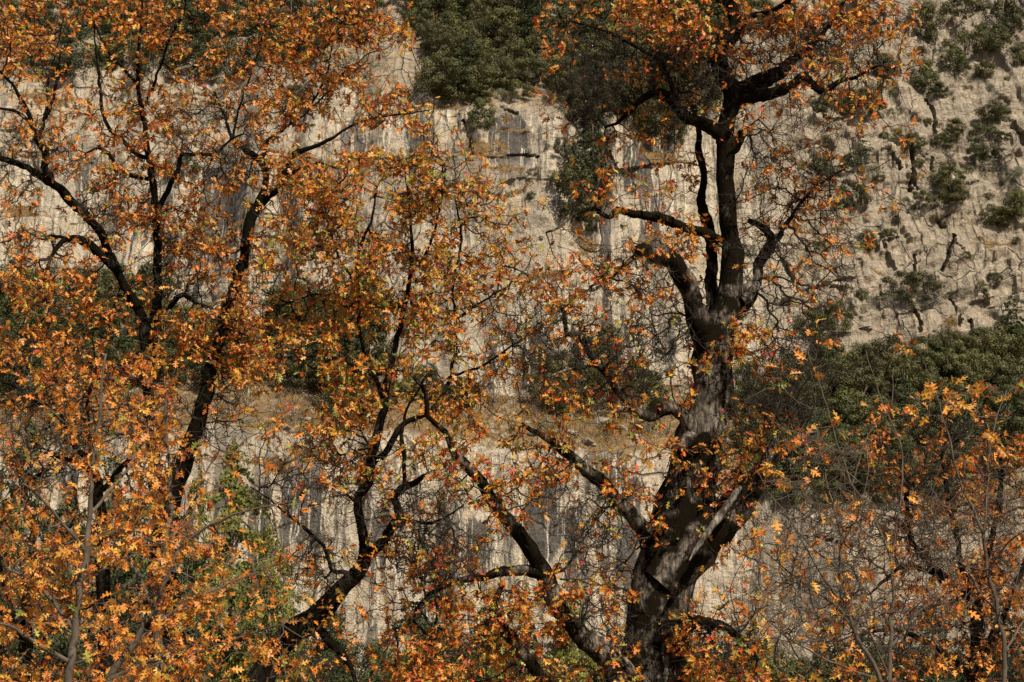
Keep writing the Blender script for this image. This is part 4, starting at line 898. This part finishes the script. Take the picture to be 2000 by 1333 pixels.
leafcount = 0; tricount = 0
for key, T in TREES.items():
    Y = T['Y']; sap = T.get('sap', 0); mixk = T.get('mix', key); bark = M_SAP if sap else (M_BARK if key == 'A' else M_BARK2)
    root2 = T['limbs'][0][0][0]
    P0 = W(root2[0], root2[1], Y)
    base = np.array([P0[0], Y, 0.0])
    # the last traced point of the trunk may not reach the soil: carry it down
    o = thing(T['name'], base, T['label'], T['cat'], 'thin grey oak saplings' if sap else 'autumn oaks')
    sk = []; skr = []; skpx = []; sky_ = []
    for li, (pts, d0, d1) in enumerate(T['limbs']):
        a = np.array(pts, float); tt = np.linspace(0, 1, len(a)); seg = np.concatenate([[0], np.cumsum(np.hypot(*np.diff(a[:, :2], axis=0).T))]); tt = seg/seg[-1]
        Yp = Y+d0+(d1-d0)*tt**1.2; P = W(a[:, 0], a[:, 1], Yp); R = a[:, 2]*mpp(Y)*(.52 if key[0] == 'F' else .88 if key in 'BCI' else 1.0)
        if li == 0:
            if P[0, 2] > -.3: P = np.vstack([[P[0, 0]+(P[0, 0]-P[1, 0])*.2, Y, -.4], P]); R = np.concatenate([[R[0]*1.25], R])
            else:
                while len(P) > 2 and P[1, 2] < -.3: P = P[1:]; R = R[1:]
        P, R = resample(P, R, max(.05, .35*R.max()) if not sap else .06)
        # crooked growth
        jn = 1.0/np.maximum(R*9, .25)
        cum = np.concatenate([[0], np.cumsum(np.linalg.norm(np.diff(P, axis=0), axis=1))])
        amp = np.minimum(.38*R+.010, .07); R = R*(1+.22*fbm(cum*1.6+li, cum*0+ord(key[0]) % 7, 3, 350+li)*(R > .02))
        ph_ = np.concatenate([[0], np.cumsum(np.diff(cum)/np.maximum(R[1:]*5.5, .12))])
        for ax_ in range(3): P[:, ax_] += amp*1.25*fbm(ph_, cum*0+li*7.3+ax_*3.1, 3, 300+li)
        s_ = 22 if R.max() > .35 else (14 if R.max() > .12 else 8)
        P_l = P-base
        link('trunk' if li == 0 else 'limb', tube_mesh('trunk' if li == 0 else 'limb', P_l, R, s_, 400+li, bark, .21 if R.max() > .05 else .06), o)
        step_ = max(1, int(.16/np.mean(np.linalg.norm(np.diff(P, axis=0), axis=1))))
        sk.append(P[::step_]); skr.append(R[::step_])
    sk = np.vstack(sk); skr = np.concatenate(skr); ok = sk[:, 2] > 1.0; sk = sk[ok]; skr = skr[ok]
    spx, spy = PX(sk)
    # targets
    Lm = .102 if not sap else (.078 if key[0] == 'E' else .074)
    area = .36*(Lm/mpp(Y))**2*(.29 if not sap else .40)
    kpc = 4.2 if not sap else 3.2
    tp = []; tn = []
    for r_ in range(27):
        for c_ in range(40):
            if COV[r_, c_] <= 0: continue
            for k_ in range(4):
                qx, qy = c_*50+25*(k_ % 2)+12.5, r_*50+25*(k_//2)+12.5
                sh = owners(qx, qy).get(key, 0)
                if sh <= 0: continue
                lump = np.clip(-.15+2.4*(.5+.9*fbm(np.array([qx/52.]), np.array([qy/40.]), 2, 500)[0]), .06, 2.8)
                tau = -math.log(1-min(.93, COV[r_, c_]*.93))*sh*lump*(.45 if (390 < qx < 570 and qy > 850) else 1.5 if (key == 'A' and qy < 220) else 1)*({'F': .42, 'E': .52, 'G': 1.45, 'I': .8, 'C': .86, 'B': .78, 'A': .76, 'H': .9}.get(key[0], 1.0))
                n = np.random.RandomState(int(r_*977+c_*31+k_*7+ord(key[0])*13+ord(key[-1]))).poisson(tau*625/area/kpc)
                for _ in range(n): tp.append((qx+rs.uniform(-14, 14), qy+rs.uniform(-14, 14))); tn.append(max(1, rs.poisson(kpc)))
    # the crown goes on outside the picture
    if key in 'ABG':
        for _ in range({'A': 330, 'B': 420, 'G': 90}[key]):
            if key == 'A': tp.append((rs.uniform(1120, 1720), rs.uniform(-190, 0)))
            elif key == 'B': tp.append((rs.uniform(-160, 760), rs.uniform(-150, 0)) if rs.rand() < .7 else (rs.uniform(-170, 0), rs.uniform(0, 700)))
            else: tp.append((rs.uniform(2000, 2120), rs.uniform(800, 1300)))
            tn.append(rs.poisson(kpc)+1)
    for (bx, by, rx, ry, n, k2) in BARE:
        if k2 != key: continue
        for _ in range(int(n*1.9)):
            a_, r2 = rs.uniform(0, 6.28), math.sqrt(rs.rand()); tp.append((bx+rx*r2*math.cos(a_), by+ry*r2*math.sin(a_))); tn.append(0)
    tp = np.array(tp); tn = np.array(tn)
    # depth: near the closest limb
    d2 = (tp[:, None, 0]-spx[None])**2+(tp[:, None, 1]-spy[None])**2
    nn = np.argmin(d2+rs.uniform(0, 900, d2.shape), 1); far = np.sqrt(d2[np.arange(len(tp)), nn])*mpp(Y)
    Yt = sk[nn, 1]+rs.normal(0, 1, len(tp))*np.minimum(.25+.55*far, 1.3)*(1 if not sap else .6)
    TP = W(tp[:, 0], tp[:, 1], Yt)
    # grow: every target joins the tree where its way is shortest
    N0 = len(sk); N = N0+len(TP); ALL = np.vstack([sk, TP]); par = np.full(N, -1); path = np.zeros(N)
    bf = .35
    pen = skr*2.0
    cost = np.full(len(TP), 1e9); bp = np.zeros(len(TP), int)
    for i0 in range(0, N0, 400):
        D = np.linalg.norm(TP[:, None]-sk[None, i0:i0+400], axis=2)+pen[None, i0:i0+400]; m_ = D.min(1); a_ = D.argmin(1)+i0; b_ = m_ < cost; cost[b_] = m_[b_]; bp[b_] = a_[b_]
    done = np.zeros(len(TP), bool); order = []
    for _ in range(len(TP)):
        i = int(np.argmin(cost)); done[i] = True; gi = N0+i; par[gi] = bp[i]; path[gi] = path[bp[i]]+np.linalg.norm(ALL[gi]-ALL[bp[i]]); order.append(gi)
        c2 = np.linalg.norm(TP-TP[i], axis=1)+bf*path[gi]; b_ = (c2 < cost) & ~done; cost[b_] = c2[b_]; bp[b_] = gi; cost[i] = 1e9
    acc = np.zeros(N); rt = .0042 if not sap else .0022; acc[N0:] = rt**2.35
    for gi in reversed(order):
        if par[gi] >= N0: acc[par[gi]] += acc[gi]
    rad = acc**(1/2.35)
    # bent edges
    A_, B_, RA, RB = [], [], [], []
    gi = np.array(order); pa = par[gi]; p0 = ALL[pa]; p1 = ALL[gi]; r1 = rad[gi]; r0 = np.where(pa >= N0, np.minimum(rad[pa], r1*1.5), np.minimum(r1*1.5, skr[np.minimum(pa, N0-1)]*.8))
    ln = np.linalg.norm(p1-p0, axis=1); K = 4; prev = p0
    offs = rs.normal(0, 1, (len(gi), 3))*(.07*ln)[:, None]; offs2 = rs.normal(0, 1, (len(gi), 3))*(.04*ln)[:, None]
    for k_ in range(1, K+1):
        t = k_/K; cur = p0*(1-t)+p1*t+offs*math.sin(math.pi*t)+offs2*math.sin(2*math.pi*t)+np.array([0, 0, -.06])*(ln*math.sin(math.pi*t))[:, None]
        A_.append(prev); B_.append(cur); RA.append(r0+(r1-r0)*(k_-1)/K); RB.append(r0+(r1-r0)*t); prev = cur
    # spurs
    spn = np.where(tn > 0, 2, 5); ii = np.repeat(np.arange(len(TP)), spn); tipdir = TP-ALL[par[N0:]]; tipdir /= np.maximum(np.linalg.norm(tipdir, axis=1, keepdims=True), 1e-6)
    sdv = tipdir[ii]*.5+rdirs(len(ii))*.9; sdv /= np.linalg.norm(sdv, axis=1, keepdims=True); sL = rs.uniform(.08, .30, len(ii))*(1 if not sap else .6)
    e1 = TP[ii]+sdv*sL[:, None]*.55; e2 = e1+(sdv+rdirs(len(ii))*.7)*sL[:, None]*.5
    A_ += [TP[ii], e1]; B_ += [e1, e2]; RA += [np.full(len(ii), rt*.9), np.full(len(ii), rt*.75)]; RB += [np.full(len(ii), rt*.75), np.full(len(ii), rt*.4)]
    V_, F_ = segs_mesh(np.vstack(A_)-base, np.vstack(B_)-base, np.concatenate(RA), np.concatenate(RB), 4 if sap else 3)
    tw = link('twigs', mesh_np('twigs', V_, F_, M_SAP if sap else M_TWIG, True), o); tw['kind'] = 'stuff'; tricount += len(F_)*2
    # leaves: whorls at the twig tips
    li_ = np.repeat(np.arange(len(TP)), tn); n = len(li_)
    outd = tipdir[li_]; d = outd*.45+rdirs(n)*.85+np.array([0, 0, -.30]); d /= np.linalg.norm(d, axis=1, keepdims=True)
    pos = TP[li_]+rdirs(n)*(.055*rs.rand(n)**.5)[:, None]+d*.02
    nr = rdirs(n)*.85+np.array([.15, -.3, .62]); L = Lm*rs.uniform(.7, 1.25, n)
    ps = np.array(MIXES[mixk], float); pi = rs.choice(len(PAL), n, p=ps/ps.sum())
    lx, ly = PX(pos)
    if key == 'A':      # the low boughs have turned later: greener and redder
        lowb = (ly > 610) & (fbm(lx/60, ly/60, 2, 610) > -.25); p2 = np.array(MIXES['A2'], float); alt = rs.choice(len(PAL), n, p=p2/p2.sum()); pi = np.where(lowb, alt, pi)
    # neighbouring leaves of one twig are of a colour
    tone = rs.choice(len(PAL), len(TP), p=ps/ps.sum()); pi = np.where(rs.rand(n) < .35, tone[li_], pi)
    fold = rs.uniform(0, 1.0, n); curl = rs.uniform(-.1, .9, n); wid = rs.uniform(.85, 1.15, n)
    s2 = np.cross(d, nr); s2 /= np.linalg.norm(s2, axis=1, keepdims=True); n2 = np.cross(s2, d)
    view = pos-np.array([0, 0, CAMZ]); view /= np.linalg.norm(view, axis=1, keepdims=True)
    show = L*L*(.25+np.abs(np.sum(n2*view, 1)))/pos[:, 1]**2
    show = np.where((lx > 5) & (lx < 1995) & (ly > 5) & (ly < 1328), show, 0)*(1+.25*(Y-pos[:, 1]))
    top300 = np.argsort(-show)[:min(300, n)]
    for t in top300:
        M = Matrix(((s2[t, 0], d[t, 0], n2[t, 0], pos[t, 0]-base[0]), (s2[t, 1], d[t, 1], n2[t, 1], pos[t, 1]-base[1]), (s2[t, 2], d[t, 2], n2[t, 2], pos[t, 2]-base[2]), (0, 0, 0, 1)))
        lo = link('leaf', leaf_mesh(int(pi[t]), int(t) % 6), o); lo.matrix_local = M @ Matrix.Scale(float(L[t]), 4)
    rest = np.ones(n, bool); rest[top300] = False
    Vl = leaf_verts(pos[rest]-base, d[rest], nr[rest], L[rest], fold[rest], curl[rest], wid[rest], HV if sap else LV); nl = len(Vl); nv = Vl.shape[1]
    cols = PAL[pi[rest]]*rs.uniform(.72, 1.15, (nl, 1))*np.array([1, 1, 1])
    Fl = (np.arange(nl)[:, None, None]*nv+(HF if sap else LF)[None]).reshape(-1, 3)
    lv = link('leaves', mesh_np('leaves', Vl.reshape(-1, 3), Fl, M_LEAF, False, np.repeat(cols, nv, 0)), o); lv['kind'] = 'stuff'
    leafcount += n; tricount += len(Fl)
    if key == 'A':
        a = np.array([(1346,1095,2),(1360,1072,5),(1378,1046,7),(1398,1018,8),(1418,990,9),(1436,965,8),(1447,952,4)], float)
        P, R = resample(W(a[:, 0], a[:, 1], Y-1.15+np.linspace(.0, .45, len(a))), a[:, 2]*mpp(Y), .06)
        st = link('broken_limb', tube_mesh('broken_limb', P-base, R*.85, 10, 990, M_DEADW, .4), o); st['label'] = 'pale barkless broken limb'
    print(key, 'targets', len(TP), 'leaves', n, round(time.time()-T0, 1))
print('leaves', leafcount, 'tris', tricount, 'time', time.time()-T0)
